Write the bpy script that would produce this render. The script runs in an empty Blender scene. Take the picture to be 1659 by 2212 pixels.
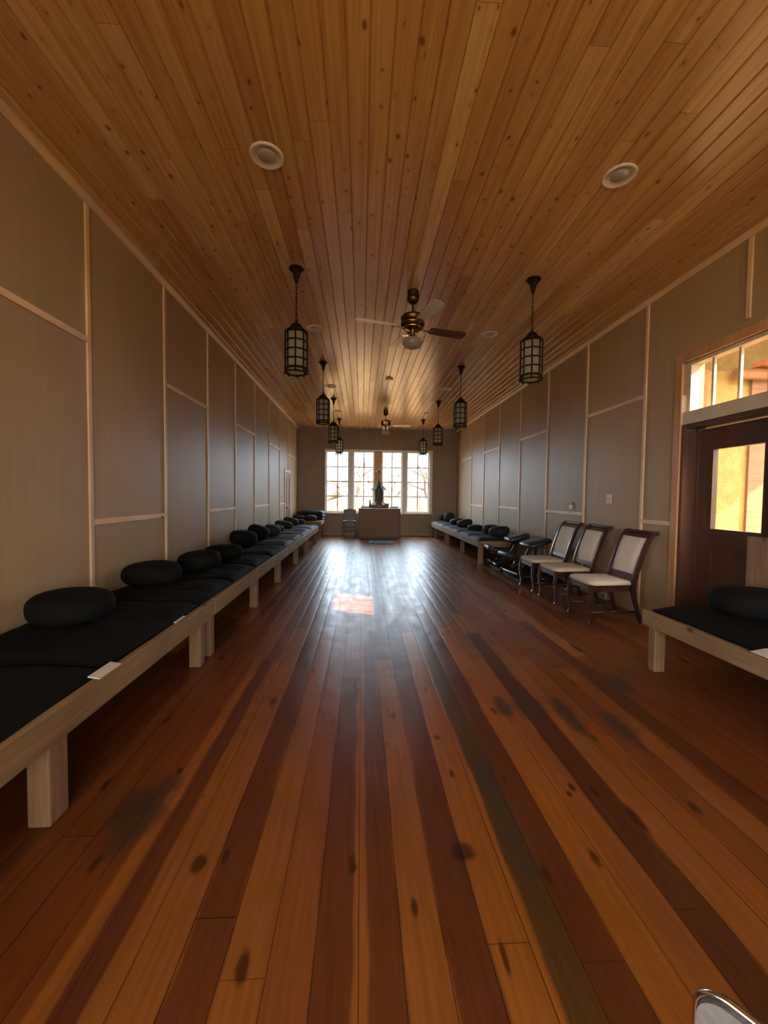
import bpy, bmesh, math, random
from mathutils import Vector, Matrix
random.seed(11)
C = bpy.context.scene.collection
SC = bpy.context.scene
PI = math.pi
R = math.radians

# ---------------------------------------------------------------- camera
XL, XR, YF, YB, ZC = -2.145, 3.275, 13.95, -4.0, 3.63     # room: left, right, far, back, ceiling
EYE = 1.36
def make_camera():
    f, W, H = 880.0, 1659.0, 2212.0
    a = Vector((781 - W/2, -(1071 - H/2), f)).normalized()
    z = Vector((math.sin(.009), math.cos(.009), 0)); z = (z - a*z.dot(a)).normalized()
    x = a.cross(z)
    if x.x < 0: x = -x
    m = Matrix(((x.x, x.y, -x.z), (a.x, a.y, -a.z), (z.x, z.y, -z.z)))
    cam = bpy.data.cameras.new('camera')
    cam.sensor_fit = 'HORIZONTAL'; cam.sensor_width = 36; cam.lens = f/W*36
    cam.clip_start = .02; cam.clip_end = 500
    o = bpy.data.objects.new('camera', cam); C.objects.link(o)
    o.matrix_world = Matrix.Translation((0, 0, EYE)) @ m.to_4x4()
    SC.camera = o
make_camera()

# ---------------------------------------------------------------- light
SKY_STRENGTH = 1.0
SKY = [(0, (.64, .82, 1.0), 8.5), (.35, (.72, .87, 1.0), 8.3), (.55, (.95, .95, 1.0), 5.0), (.8, (1.0, .93, .82), 6.2), (1, (1.0, .90, .74), 7.5)]
SUN_STRENGTH = 13.0
EXPOSURE = 1.3
w = bpy.data.worlds.new('sky'); SC.world = w; w.use_nodes = True
def build_sky():
    # a hazy winter sky: bright and warm towards the low sun behind the camera, paler and cooler away from it
    t = w.node_tree; bg = t.nodes['Background']
    g = t.nodes.new('ShaderNodeTexCoord'); d = t.nodes.new('ShaderNodeVectorMath'); d.operation = 'DOT_PRODUCT'
    t.links.new(g.outputs['Generated'], d.inputs[0]); d.inputs[1].default_value = Vector((.35, -.90, .25)).normalized()
    mr = t.nodes.new('ShaderNodeMapRange'); mr.inputs[1].default_value = -1; mr.inputs[2].default_value = 1; mr.inputs[3].default_value = 0; mr.inputs[4].default_value = 1
    t.links.new(d.outputs['Value'], mr.inputs[0])
    r = t.nodes.new('ShaderNodeValToRGB'); t.links.new(mr.outputs[0], r.inputs[0])
    cr = r.color_ramp
    while len(cr.elements) < len(SKY): cr.elements.new(.5)
    for e, (p, c, k) in zip(cr.elements, SKY): e.position = p; e.color = (c[0]*k, c[1]*k, c[2]*k, 1)
    t.links.new(r.outputs[0], bg.inputs[0]); bg.inputs[1].default_value = SKY_STRENGTH
build_sky()
sl = bpy.data.lights.new('sun', 'SUN'); sl.energy = SUN_STRENGTH; sl.angle = R(.6); sl.color = (1, .64, .34)
so = bpy.data.objects.new('sun', sl); C.objects.link(so)
so.rotation_euler = Vector((-3.45, 1.6, -2.48)).to_track_quat('-Z', 'Y').to_euler()
def portal(loc, sx, sy, direction):
    l = bpy.data.lights.new('window_light', 'AREA'); l.shape = 'RECTANGLE'; l.size = sx; l.size_y = sy
    l.cycles.is_portal = True
    o = bpy.data.objects.new('window_light', l); C.objects.link(o); o.location = loc
    o.rotation_euler = Vector(direction).to_track_quat('-Z', 'Z').to_euler()
portal((.59, YF + .3, 1.85), 3.9, 2.3, (0, -1, 0))
portal((XL - .3, -1.75, 1.9), 3.5, 2.3, (1, 0, 0))
portal((XR + .35, 3.56, 1.45), 1.3, 3.0, (-1, 0, 0))
portal((.565, YB - .3, 1.85), 4.9, 2.5, (0, 1, 0))
vs = SC.view_settings
SC.display_settings.display_device = 'sRGB'
vs.view_transform = 'Standard'; vs.look = 'None'; vs.exposure = EXPOSURE; vs.gamma = 1; vs.use_curve_mapping = False
cy = SC.cycles
cy.use_denoising = True; cy.max_bounces = 9; cy.diffuse_bounces = 6; cy.glossy_bounces = 4
cy.transmission_bounces = 5; cy.transparent_max_bounces = 12; cy.sample_clamp_indirect = 6
cy.caustics_reflective = False; cy.caustics_refractive = False

# ---------------------------------------------------------------- material helpers
class NT:
    def __init__(s, name):
        s.m = bpy.data.materials.new(name); s.m.use_nodes = True
        s.t = s.m.node_tree; s.bsdf = s.t.nodes['Principled BSDF']; s.out = s.t.nodes['Material Output']
    def n(s, typ, **kw):
        o = s.t.nodes.new(typ)
        for k, v in kw.items(): setattr(o, k, v)
        return o
    def put(s, sock, v):
        if hasattr(v, 'is_output') or isinstance(v, bpy.types.NodeSocket): s.t.links.new(v, sock)
        elif isinstance(v, (tuple, list)) and sock.type == 'RGBA' and len(v) == 3: sock.default_value = (*v, 1)
        else: sock.default_value = v
    def math(s, op, a, b=None, c=None, clamp=False):
        o = s.n('ShaderNodeMath', operation=op, use_clamp=clamp)
        s.put(o.inputs[0], a)
        if b is not None: s.put(o.inputs[1], b)
        if c is not None: s.put(o.inputs[2], c)
        return o.outputs[0]
    def coord(s): return s.n('ShaderNodeTexCoord').outputs['Object']
    def sep(s, v):
        o = s.n('ShaderNodeSeparateXYZ'); s.put(o.inputs[0], v); return o.outputs
    def comb(s, x, y, z):
        o = s.n('ShaderNodeCombineXYZ')
        for i, v in enumerate((x, y, z)): s.put(o.inputs[i], v)
        return o.outputs[0]
    def scale(s, v, sc):
        o = s.n('ShaderNodeVectorMath', operation='MULTIPLY'); s.put(o.inputs[0], v); s.put(o.inputs[1], sc); return o.outputs[0]
    def addv(s, v, sc):
        o = s.n('ShaderNodeVectorMath', operation='ADD'); s.put(o.inputs[0], v); s.put(o.inputs[1], sc); return o.outputs[0]
    def noise(s, v, scale=5, detail=3, rough=.5, dist=0):
        o = s.n('ShaderNodeTexNoise'); s.put(o.inputs['Vector'], v)
        o.inputs['Scale'].default_value = scale; o.inputs['Detail'].default_value = detail
        o.inputs['Roughness'].default_value = rough; o.inputs['Distortion'].default_value = dist
        return o.outputs['Fac']
    def white(s, v):
        o = s.n('ShaderNodeTexWhiteNoise', noise_dimensions='3D'); s.put(o.inputs[0], v); return o.outputs['Value'], o.outputs['Color']
    def voro(s, v, scale=1, rnd=1, dim='2D'):
        o = s.n('ShaderNodeTexVoronoi', voronoi_dimensions=dim); s.put(o.inputs['Vector'], v); o.inputs['Scale'].default_value = scale
        o.inputs['Randomness'].default_value = rnd
        return o.outputs['Distance'], o.outputs['Color']
    def ramp(s, f, stops, interp='LINEAR'):
        o = s.n('ShaderNodeValToRGB'); s.put(o.inputs[0], f); cr = o.color_ramp; cr.interpolation = interp
        while len(cr.elements) < len(stops): cr.elements.new(.5)
        for e, (p, c) in zip(cr.elements, stops):
            e.position = p; e.color = (*c, 1) if len(c) == 3 else c
        return o.outputs[0]
    def maprange(s, v, a, b, c=0, d=1, smooth=False):
        o = s.n('ShaderNodeMapRange', interpolation_type='SMOOTHSTEP' if smooth else 'LINEAR'); s.put(o.inputs[0], v)
        for i, q in enumerate((a, b, c, d)): s.put(o.inputs[i+1], q)
        return o.outputs[0]
    def mix(s, f, a, b, mode='MIX'):
        o = s.n('ShaderNodeMix', data_type='RGBA', blend_type=mode, clamp_factor=True)
        s.put(o.inputs[0], f); s.put(o.inputs[6], a); s.put(o.inputs[7], b); return o.outputs[2]
    def bump(s, h, strength=.3, dist=.01, normal=None):
        o = s.n('ShaderNodeBump'); o.inputs['Strength'].default_value = strength; o.inputs['Distance'].default_value = dist
        s.put(o.inputs['Height'], h)
        if normal is not None: s.put(o.inputs['Normal'], normal)
        return o.outputs[0]
    def set(s, color=None, rough=None, metal=None, normal=None, spec=None, **kw):
        b = s.bsdf.inputs
        if color is not None: s.put(b['Base Color'], color)
        if rough is not None: s.put(b['Roughness'], rough)
        if metal is not None: s.put(b['Metallic'], metal)
        if normal is not None: s.put(b['Normal'], normal)
        if spec is not None: s.put(b['Specular IOR Level'], spec)
        for k, v in kw.items(): s.put(b[k.replace('_', ' ')], v)
        return s.m

def plain(name, col, rough=.5, metal=0, var=.12, scale=14, bump=0, spec=None, stretch=(1, 1, 1), detail=3):
    t = NT(name); v = t.scale(t.coord(), stretch)
    n = t.noise(v, scale, detail)
    k = t.maprange(n, .25, .75, 1-var, 1+var)
    c = t.mix(1.0, col, t.comb(k, k, k), 'MULTIPLY')
    kw = {}
    if bump: kw['normal'] = t.bump(n, bump, .01)
    return t.set(c, rough, metal, spec=spec, **kw)

def wood(name, base, dark, axis=1, rough=.5, knots=.35, grain=1.0, spec=.4, bump=.15):
    """straight grained board wood with growth lines and a few knots along one axis"""
    t = NT(name); p = t.coord()
    info = t.n('ShaderNodeObjectInfo').outputs['Random']
    off = t.comb(t.math('MULTIPLY', info, 7.3), t.math('MULTIPLY', info, 3.1), t.math('MULTIPLY', info, 5.7))
    p = t.addv(p, off)
    st = [26, 26, 26]; st[axis] = 1.6
    g = t.noise(t.scale(p, st), grain, 4, .6, .6)
    ks = [7.0, 7.0, 7.0]; ks[axis] = 2.6
    d, c = t.voro(t.scale(p, ks), 1, 1, '3D')
    dn = t.math('ADD', d, t.math('MULTIPLY', t.noise(p, 22, 2), .10))
    k = t.maprange(dn, .10, .20, 1, 0, True)
    keep = t.math('GREATER_THAN', t.sep(c)[0], 1 - knots)
    k = t.math('MULTIPLY', k, keep)
    f = t.maprange(g, .3, .72, 0, .75)
    col = t.mix(f, base, dark)
    col = t.mix(k, col, tuple(x*.28 for x in dark))
    big = t.noise(t.scale(p, [1.3 if i != axis else .5 for i in range(3)]), 3, 2)
    kk = t.maprange(big, .3, .7, .82, 1.15)
    col = t.mix(1.0, col, t.comb(kk, kk, kk), 'MULTIPLY')
    return t.set(col, rough, 0, t.bump(g, bump, .004), spec)

def glass_mat(name, tint=(1, 1, 1), refl=.08):
    t = NT(name); t.t.nodes.remove(t.bsdf)
    tr = t.n('ShaderNodeBsdfTransparent'); tr.inputs[0].default_value = (*tint, 1)
    gl = t.n('ShaderNodeBsdfGlossy'); gl.inputs['Roughness'].default_value = .02
    lw = t.n('ShaderNodeLayerWeight'); lw.inputs['Blend'].default_value = .5
    fac = t.math('ADD', .03, t.math('MULTIPLY', t.math('POWER', lw.outputs['Facing'], 4.0), .5))
    mx = t.n('ShaderNodeMixShader'); t.t.links.new(fac, mx.inputs[0])
    t.t.links.new(tr.outputs[0], mx.inputs[1]); t.t.links.new(gl.outputs[0], mx.inputs[2])
    t.t.links.new(mx.outputs[0], t.out.inputs[0]); return t.m

def milk_mat(name, col):
    t = NT(name); t.t.nodes.remove(t.bsdf)
    n = t.noise(t.coord(), 30, 3); k = t.maprange(n, .3, .7, .85, 1.05)
    c = t.mix(1.0, col, t.comb(k, k, k), 'MULTIPLY')
    d = t.n('ShaderNodeBsdfDiffuse'); t.put(d.inputs[0], c)
    tl = t.n('ShaderNodeBsdfTranslucent'); t.put(tl.inputs[0], t.mix(1.0, c, (1.0, 1.0, 1.0), 'MULTIPLY'))
    gl = t.n('ShaderNodeBsdfGlossy'); gl.inputs['Roughness'].default_value = .25
    mx = t.n('ShaderNodeMixShader'); mx.inputs[0].default_value = .88
    t.t.links.new(d.outputs[0], mx.inputs[1]); t.t.links.new(tl.outputs[0], mx.inputs[2])
    m2 = t.n('ShaderNodeMixShader'); m2.inputs[0].default_value = .06
    t.t.links.new(mx.outputs[0], m2.inputs[1]); t.t.links.new(gl.outputs[0], m2.inputs[2])
    t.t.links.new(m2.outputs[0], t.out.inputs[0]); return t.m

# ---------------------------------------------------------------- the floor
def floor_mat():
    t = NT('plank_floor'); p = t.coord(); x, y, z = t.sep(p)
    W0 = .1305; X0 = .003
    u = t.math('DIVIDE', t.math('SUBTRACT', x, X0), W0)
    pid = t.math('FLOOR', u); fr = t.math('FRACT', u)
    r1, _ = t.white(t.comb(pid, 3.3, 1.1))
    # joints along each board
    L = 3.4
    v = t.math('DIVIDE', t.math('ADD', y, t.math('MULTIPLY', r1, L)), L)
    sid = t.math('FLOOR', v); sfr = t.math('FRACT', v)
    r2, rc = t.white(t.comb(pid, sid, 7.7))
    A = (.43, .150, .040); Bc = (.33, .100, .026); D = (.205, .064, .026); E_ = (.22, .070, .024)
    O = (.50, .175, .038); G = (.170, .082, .032); M_ = (.31, .10, .034)
    far = t.ramp(r2, [(0, (.24, .08, .03)), (.12, Bc), (.30, A), (.48, (.36, .125, .04)), (.68, O), (.84, (.30, .10, .034)), (.93, (.48, .19, .06))], 'CONSTANT')
    # heartwood streaks inside a board
    hn = t.noise(t.comb(t.math('MULTIPLY', x, 9), t.math('ADD', t.math('MULTIPLY', y, .35), t.math('MULTIPLY', r2, 40)), 0), 1.6, 2, .5, .4)
    hk = t.maprange(hn, .56, .62, 0, .6, True)
    far = t.mix(hk, far, t.mix(.55, far, D))
    # the boards before the camera, as wobbling bands of sapwood and heartwood
    wob = t.math('SUBTRACT', t.noise(t.comb(t.math('MULTIPLY', x, 2.2), t.math('MULTIPLY', y, 1.1), 0), 1.7, 2), .5)
    xs = t.math('ADD', x, t.math('MULTIPLY', wob, .055))
    lo, hi = -1.6, 2.2
    bands = [(-1.6, E_), (-1.25, M_), (-1.02, Bc), (-.87, O), (-.80, D), (-.715, A), (-.525, D), (-.392, A), (-.27, (.36, .115, .034)), (-.131, D),
             (-.012, A), (.025, (.21, .066, .024)), (.136, A), (.268, D), (.396, O), (.55, G), (.655, D), (.785, O), (.93, A), (1.03, (.15, .052, .022)),
             (1.17, A), (1.31, (.40, .125, .030)), (1.44, M_), (1.57, A), (1.70, (.20, .065, .024)), (1.83, Bc), (2.0, M_)]
    near = t.ramp(t.maprange(xs, lo, hi, 0, 1), [((b - lo)/(hi - lo), c) for b, c in bands], 'CONSTANT')
    # two of the same bands a little shifted soften the edges
    near2 = t.ramp(t.maprange(t.math('ADD', xs, .006), lo, hi, 0, 1), [((b - lo)/(hi - lo), c) for b, c in bands], 'CONSTANT')
    near = t.mix(.5, near, near2)
    lim = t.math('ADD', 3.0, t.math('MULTIPLY', r1, 1.5))
    isnear = t.math('LESS_THAN', y, lim)
    col = t.mix(isnear, far, near)
    # grain
    g = t.noise(t.comb(t.math('MULTIPLY', x, 55), t.math('MULTIPLY', y, 2.2), t.math('MULTIPLY', r2, 9)), 1, 4, .6, .3)
    k = t.maprange(g, .3, .7, .82, 1.16)
    col = t.mix(1.0, col, t.comb(k, k, k), 'MULTIPLY')
    b = t.noise(p, 1.3, 3); k = t.maprange(b, .3, .7, .84, 1.14)
    col = t.mix(1.0, col, t.comb(k, k, k), 'MULTIPLY')
    # random knots
    d, c = t.voro(t.comb(t.math('MULTIPLY', x, 4.4), t.math('MULTIPLY', y, 1.7), 0), 1)
    dn = t.math('ADD', d, t.math('MULTIPLY', t.noise(p, 30, 2), .10))
    kn = t.math('MULTIPLY', t.maprange(dn, .085, .14, 1, 0, True), t.math('GREATER_THAN', t.sep(c)[0], .74))
    col = t.mix(t.math('MULTIPLY', kn, .8), col, (.07, .024, .010))
    # knots seen in the photograph: x, y, half width, half length
    tot = None
    for (kx, ky, a, bb) in [(1.0, 1.815, .015, .03), (1.96, 3.545, .03, .12), (-.57, 2.669, .02, .06), (-.586, 1.484, .028, .045), (.187, 1.289, .012, .035),
                            (.40, 1.49, .05, .045), (.455, 1.93, .014, .035), (1.48, 1.667, .02, .04), (.967, 1.772, .013, .02), (1.18, 1.62, .02, .09),
                            (.435, 1.13, .010, .05), (-.33, 1.14, .02, .05), (-.88, 2.0, .018, .03), (-1.02, 1.73, .012, .03), (.44, 2.23, .02, .025)]:
        q = t.comb(t.math('DIVIDE', t.math('SUBTRACT', x, kx), a), t.math('DIVIDE', t.math('SUBTRACT', y, ky), bb), 0)
        ln = t.n('ShaderNodeVectorMath', operation='LENGTH'); t.put(ln.inputs[0], q)
        e = t.maprange(t.math('ADD', ln.outputs['Value'], t.math('MULTIPLY', t.noise(p, 28, 2), .7)), .9, 1.6, 1, 0, True)
        tot = e if tot is None else t.math('MAXIMUM', tot, e)
    col = t.mix(t.math('MULTIPLY', tot, .8), col, (.05, .017, .009))
    # grey worn stains
    st = None
    for (kx, ky, a, bb) in [(-.93, 1.75, .10, .22), (1.10, 2.55, .10, .16), (1.30, 2.45, .06, .22), (.93, 2.55, .05, .15), (1.9, 2.85, .08, .16), (1.55, 2.3, .07, .18), (.62, 1.75, .05, .5)]:
        q = t.comb(t.math('DIVIDE', t.math('SUBTRACT', x, kx), a), t.math('DIVIDE', t.math('SUBTRACT', y, ky), bb), 0)
        ln = t.n('ShaderNodeVectorMath', operation='LENGTH'); t.put(ln.inputs[0], q)
        e = t.maprange(t.math('ADD', ln.outputs['Value'], t.math('MULTIPLY', t.noise(p, 9, 3), 1.2)), 1.1, 2.0, 1, 0, True)
        st = e if st is None else t.math('MAXIMUM', st, e)
    col = t.mix(t.math('MULTIPLY', st, .88), col, (.105, .070, .047))
    # seams between boards and at board ends
    e1 = t.math('MINIMUM', fr, t.math('SUBTRACT', 1, fr))
    s1 = t.maprange(e1, .006, .018, 1, 0)
    e2 = t.math('MULTIPLY', t.math('MINIMUM', sfr, t.math('SUBTRACT', 1, sfr)), L/W0)
    s2 = t.maprange(e2, .006, .018, 1, 0)
    seam = t.math('MAXIMUM', s1, s2)
    wear, _ = t.white(t.comb(pid, 9.1, 2.2))
    col = t.mix(t.math('MULTIPLY', seam, t.maprange(wear, 0, 1, .35, .95)), col, (.02, .008, .004))
    # cupped, hand finished varnish
    cup = t.math('MULTIPLY', t.math('MULTIPLY', fr, t.math('SUBTRACT', 1, fr)), 4)
    lowf = t.noise(t.comb(t.math('MULTIPLY', x, 3.2), t.math('MULTIPLY', y, 2.6), 0), 2.6, 1.5, .5)
    h = t.math('ADD', t.math('MULTIPLY', t.math('POWER', t.math('ABSOLUTE', cup), .35), .0018), t.math('MULTIPLY', lowf, .0028))
    h = t.math('ADD', h, t.math('MULTIPLY', r2, .0006))
    nb = t.bump(h, .9, 1.0)
    rg = t.maprange(t.noise(t.comb(t.math('MULTIPLY', x, 3), y, 0), 3, 4), .3, .7, .27, .38)
    col = t.mix(1.0, col, (.48, .48, .40), 'MULTIPLY')
    return t.set(col, rg, 0, nb, .2)

def ceiling_mat():
    t = NT('pine_ceiling_boards'); p = t.coord(); x, y, z = t.sep(p)
    W0 = .1215; X0 = -.097
    u = t.math('DIVIDE', t.math('SUBTRACT', x, X0), W0); pid = t.math('FLOOR', u)
    r1, _ = t.white(t.comb(pid, 1.7, 5.5)); L = 3.6
    v = t.math('DIVIDE', t.math('ADD', y, t.math('MULTIPLY', r1, L*3)), L)
    sid = t.math('FLOOR', v); sfr = t.math('FRACT', v)
    r2, rc = t.white(t.comb(pid, sid, 2.9))
    col = t.ramp(r2, [(0, (.52, .255, .090)), (.2, (.60, .32, .125)), (.4, (.47, .215, .078)), (.6, (.64, .36, .15)), (.8, (.55, .275, .10)), (.93, (.70, .42, .185)), (1, (.44, .19, .065))])
    g = t.noise(t.comb(t.math('MULTIPLY', x, 40), t.math('MULTIPLY', y, 1.3), t.math('MULTIPLY', r2, 30)), 1, 4, .55, .5)
    k = t.maprange(g, .3, .7, .86, 1.12)
    col = t.mix(1.0, col, t.comb(k, t.math('MULTIPLY', k, k), t.math('MULTIPLY', k, k)), 'MULTIPLY')
    d, c = t.voro(t.comb(t.math('MULTIPLY', x, 9.5), t.math('ADD', t.math('MULTIPLY', y, 5.6), t.math('MULTIPLY', r2, 31)), 0), 1)
    cs = t.sep(c)
    dn = t.math('ADD', d, t.math('MULTIPLY', t.noise(p, 34, 2), .10))
    rad = t.maprange(t.math('POWER', cs[1], 2.0), 0, 1, .045, .14)
    kn = t.maprange(t.math('SUBTRACT', dn, rad), -.01, .075, 1, 0, True)
    kn = t.math('MULTIPLY', kn, t.math('GREATER_THAN', cs[0], .60))
    col = t.mix(t.math('MULTIPLY', kn, .8), col, (.15, .045, .014))
    halo = t.math('MULTIPLY', t.maprange(dn, .1, .34, .16, 0, True), t.math('GREATER_THAN', cs[0], .60))
    col = t.mix(halo, col, (.30, .11, .035))
    e2 = t.math('MULTIPLY', t.math('MINIMUM', sfr, t.math('SUBTRACT', 1, sfr)), L/W0)
    s2 = t.maprange(e2, .008, .02, 1, 0)
    col = t.mix(t.math('MULTIPLY', s2, .6), col, (.10, .04, .015))
    col = t.mix(1.0, col, (.92, 1.02, .95), 'MULTIPLY')
    nb = t.bump(g, .12, .004)
    return t.set(col, .27, 0, nb, .75)

def wall_mat():
    t = NT('painted_panel_wall'); p = t.coord()
    x, y, z = t.sep(p)
    s1 = t.noise(t.comb(t.math('MULTIPLY', x, 34), t.math('MULTIPLY', y, 34), t.math('MULTIPLY', z, .9)), 1, 4, .6)
    k = t.maprange(s1, .3, .7, .94, 1.05)
    n2 = t.noise(p, 1.1, 2); k2 = t.maprange(n2, .3, .7, .93, 1.06)
    kk = t.math('MULTIPLY', k, k2)
    col = t.mix(1.0, (.355, .255, .145), t.comb(kk, kk, kk), 'MULTIPLY')
    gr = t.math('FRACT', t.math('MULTIPLY', t.math('ADD', x, y), 1/.1017))
    ge = t.maprange(t.math('MINIMUM', gr, t.math('SUBTRACT', 1, gr)), .0, .05, 0, 1)
    h = t.math('ADD', t.math('MULTIPLY', s1, .8), t.math('MULTIPLY', ge, .10))
    return t.set(col, .50, 0, t.bump(h, .35, .004), .35)

M = {}
M['floor'] = floor_mat(); M['ceiling'] = ceiling_mat(); M['wall'] = wall_mat()
M['trim_y'] = wood('pine_trim_lengthwise', (.72, .53, .33), (.60, .40, .22), 1, .45, .15)
M['trim_z'] = wood('pine_trim_upright', (.68, .50, .31), (.56, .38, .21), 2, .45, .15)
M['trim_x'] = wood('pine_trim_crosswise', (.68, .50, .31), (.56, .38, .21), 0, .45, .15)
M['bench_y'] = wood('rough_sawn_bench_lumber', (.285, .185, .095), (.15, .085, .040), 1, .62, .8, 1.6)
M['bench_x'] = wood('rough_sawn_bench_lumber_crosswise', (.27, .175, .09), (.14, .08, .04), 0, .6, .5)
M['bench_z'] = wood('rough_sawn_bench_posts', (.25, .155, .085), (.135, .075, .038), 2, .62, .8, 1.6)
M['black_cloth'] = plain('black_cotton', (.0050, .0052, .0056), .85, 0, .35, 60, .25, .12)
M['black_cloth_lit'] = plain('window_lit_black_cotton', (.0115, .0125, .0150), .75, 0, .3, 45, .25, .4)  # same black cotton, window light on the far mats put into the colour
M['iron'] = plain('dark_bronze_metal', (.020, .014, .011), .42, .75, .3, 25, .1)
M['milk'] = milk_mat('milk_glass', (.86, .83, .70))
M['brass'] = plain('antique_brass', (.42, .25, .07), .22, 1, .25, 9)
M['bronze'] = plain('dark_antique_bronze', (.085, .048, .026), .3, .9, .3, 12)
M['blade_top'] = wood('walnut_fan_blade', (.13, .07, .045), (.07, .035, .022), 0, .45, 0)
M['blade_low'] = plain('pale_fan_blade', (.50, .47, .44), .30, 0, .06, 6, 0, .6)
M['globe'] = milk_mat('frosted_lamp_glass', (.72, .68, .62))
M['white_metal'] = plain('white_painted_metal', (.62, .58, .50), .4, 0, .06)
M['lens'] = plain('reflector_lamp_face', (.40, .37, .34), .3, .2, .1)
M['white_frame'] = plain('white_painted_window_wood', (.72, .70, .66), .4, 0, .06, 8)
M['cream_frame'] = plain('cream_painted_wood', (.52, .44, .33), .45, 0, .10, 8)
M['glass'] = glass_mat('window_glass')
M['mahogany'] = wood('dark_mahogany', (.050, .018, .011), (.022, .008, .006), 2, .25, 0, spec=.6, bump=.03)
M['apron'] = plain('grey_sheen_apron', (.075, .065, .062), .3, 0, .2, 20, 0, .6)  # pale sheen on the front apron put into its colour
M['linen'] = plain('pale_beige_upholstery', (.57, .50, .42), .9, 0, .10, 140, .25, .2)
M['linen2'] = plain('cream_upholstery', (.66, .61, .53), .85, 0, .08, 140, .25, .3)
M['door'] = wood('brown_stained_door', (.105, .048, .028), (.055, .024, .015), 2, .35, 0, spec=.5, bump=.06)
M['chrome'] = plain('polished_chrome', (.85, .85, .88), .12, 1, .03)
M['black_metal'] = plain('black_enamel_metal', (.012, .012, .013), .35, .3, .1)
M['leather'] = plain('black_vinyl', (.018, .021, .026), .38, 0, .2, 30, .1, .6)
M['paper'] = plain('grey_white_paper', (.60, .58, .58), .7, 0, .05)
M['altar'] = plain('brown_altar_cloth', (.25, .185, .14), .75, 0, .10, 90, .2, .3)
M['altar_dark'] = plain('dark_brown_altar_wood', (.075, .045, .030), .5, 0, .2, 12)
M['altar_top'] = plain('varnished_altar_top', (.24, .20, .17), .18, 0, .1, 8, 0, .7)
M['stone'] = plain('greenish_grey_bronze', (.130, .125, .100), .6, .1, .25, 16, .3)
M['stone_pink'] = plain('reddish_brown_wood', (.22, .13, .10), .55, 0, .2, 14, .2)
M['old_green'] = plain('dark_green_leather', (.035, .042, .036), .4, 0, .25, 20, .1, .5)
M['plate'] = plain('ivory_plastic', (.50, .46, .40), .3, 0, .03)
M['stucco'] = None
M['viga'] = wood('weathered_log', (.30, .16, .08), (.17, .09, .045), 0, .7, .2)
M['porch_board'] = wood('orange_porch_boards', (.55, .25, .10), (.42, .17, .07), 0, .7, .3)
M['grey_seat'] = plain('grey_woven_upholstery', (.13, .12, .115), .85, 0, .15, 120, .2)
def stucco():
    t = NT('yellow_stucco'); p = t.coord()
    n = t.noise(p, 5.5, 5, .62); n2 = t.noise(p, 28, 3)
    k = t.maprange(n, .3, .7, .8, 1.12)
    c = t.mix(1.0, (.34, .265, .10), t.comb(k, k, k), 'MULTIPLY')
    return t.set(c, .9, 0, t.bump(t.math('ADD', n, t.math('MULTIPLY', n2, .3)), .9, .06), .2)
M['stucco'] = stucco()
def siding():
    t = NT('pinkish_board_siding'); p = t.coord(); x, y, z = t.sep(p)
    f = t.math('FRACT', t.math('DIVIDE', z, .235)); e = t.maprange(f, .0, .035, 1, 0)
    n = t.noise(t.comb(t.math('MULTIPLY', x, 1.5), y, t.math('MULTIPLY', z, 14)), 2, 3)
    k = t.maprange(n, .3, .7, .85, 1.1)
    c = t.mix(1.0, (.26, .15, .10), t.comb(k, k, k), 'MULTIPLY')
    c = t.mix(e, c, (.12, .06, .04))
    return t.set(c, .8, 0, None, .2)
M['siding'] = siding()
M['earth'] = plain('dry_earth', (.40, .30, .17), .95, 0, .25, 3)
M['grass'] = plain('dry_golden_grass', (.55, .36, .13), .9, 0, .3, 5)
M['bark'] = plain('grey_brown_bark', (.09, .075, .06), .9, 0, .25, 10)
M['brush'] = plain('bare_brushwood', (.30, .22, .16), .9, 0, .3, 8)
M['adobe'] = plain('tan_adobe_plaster', (.46, .33, .20), .95, 0, .12, 4)

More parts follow.
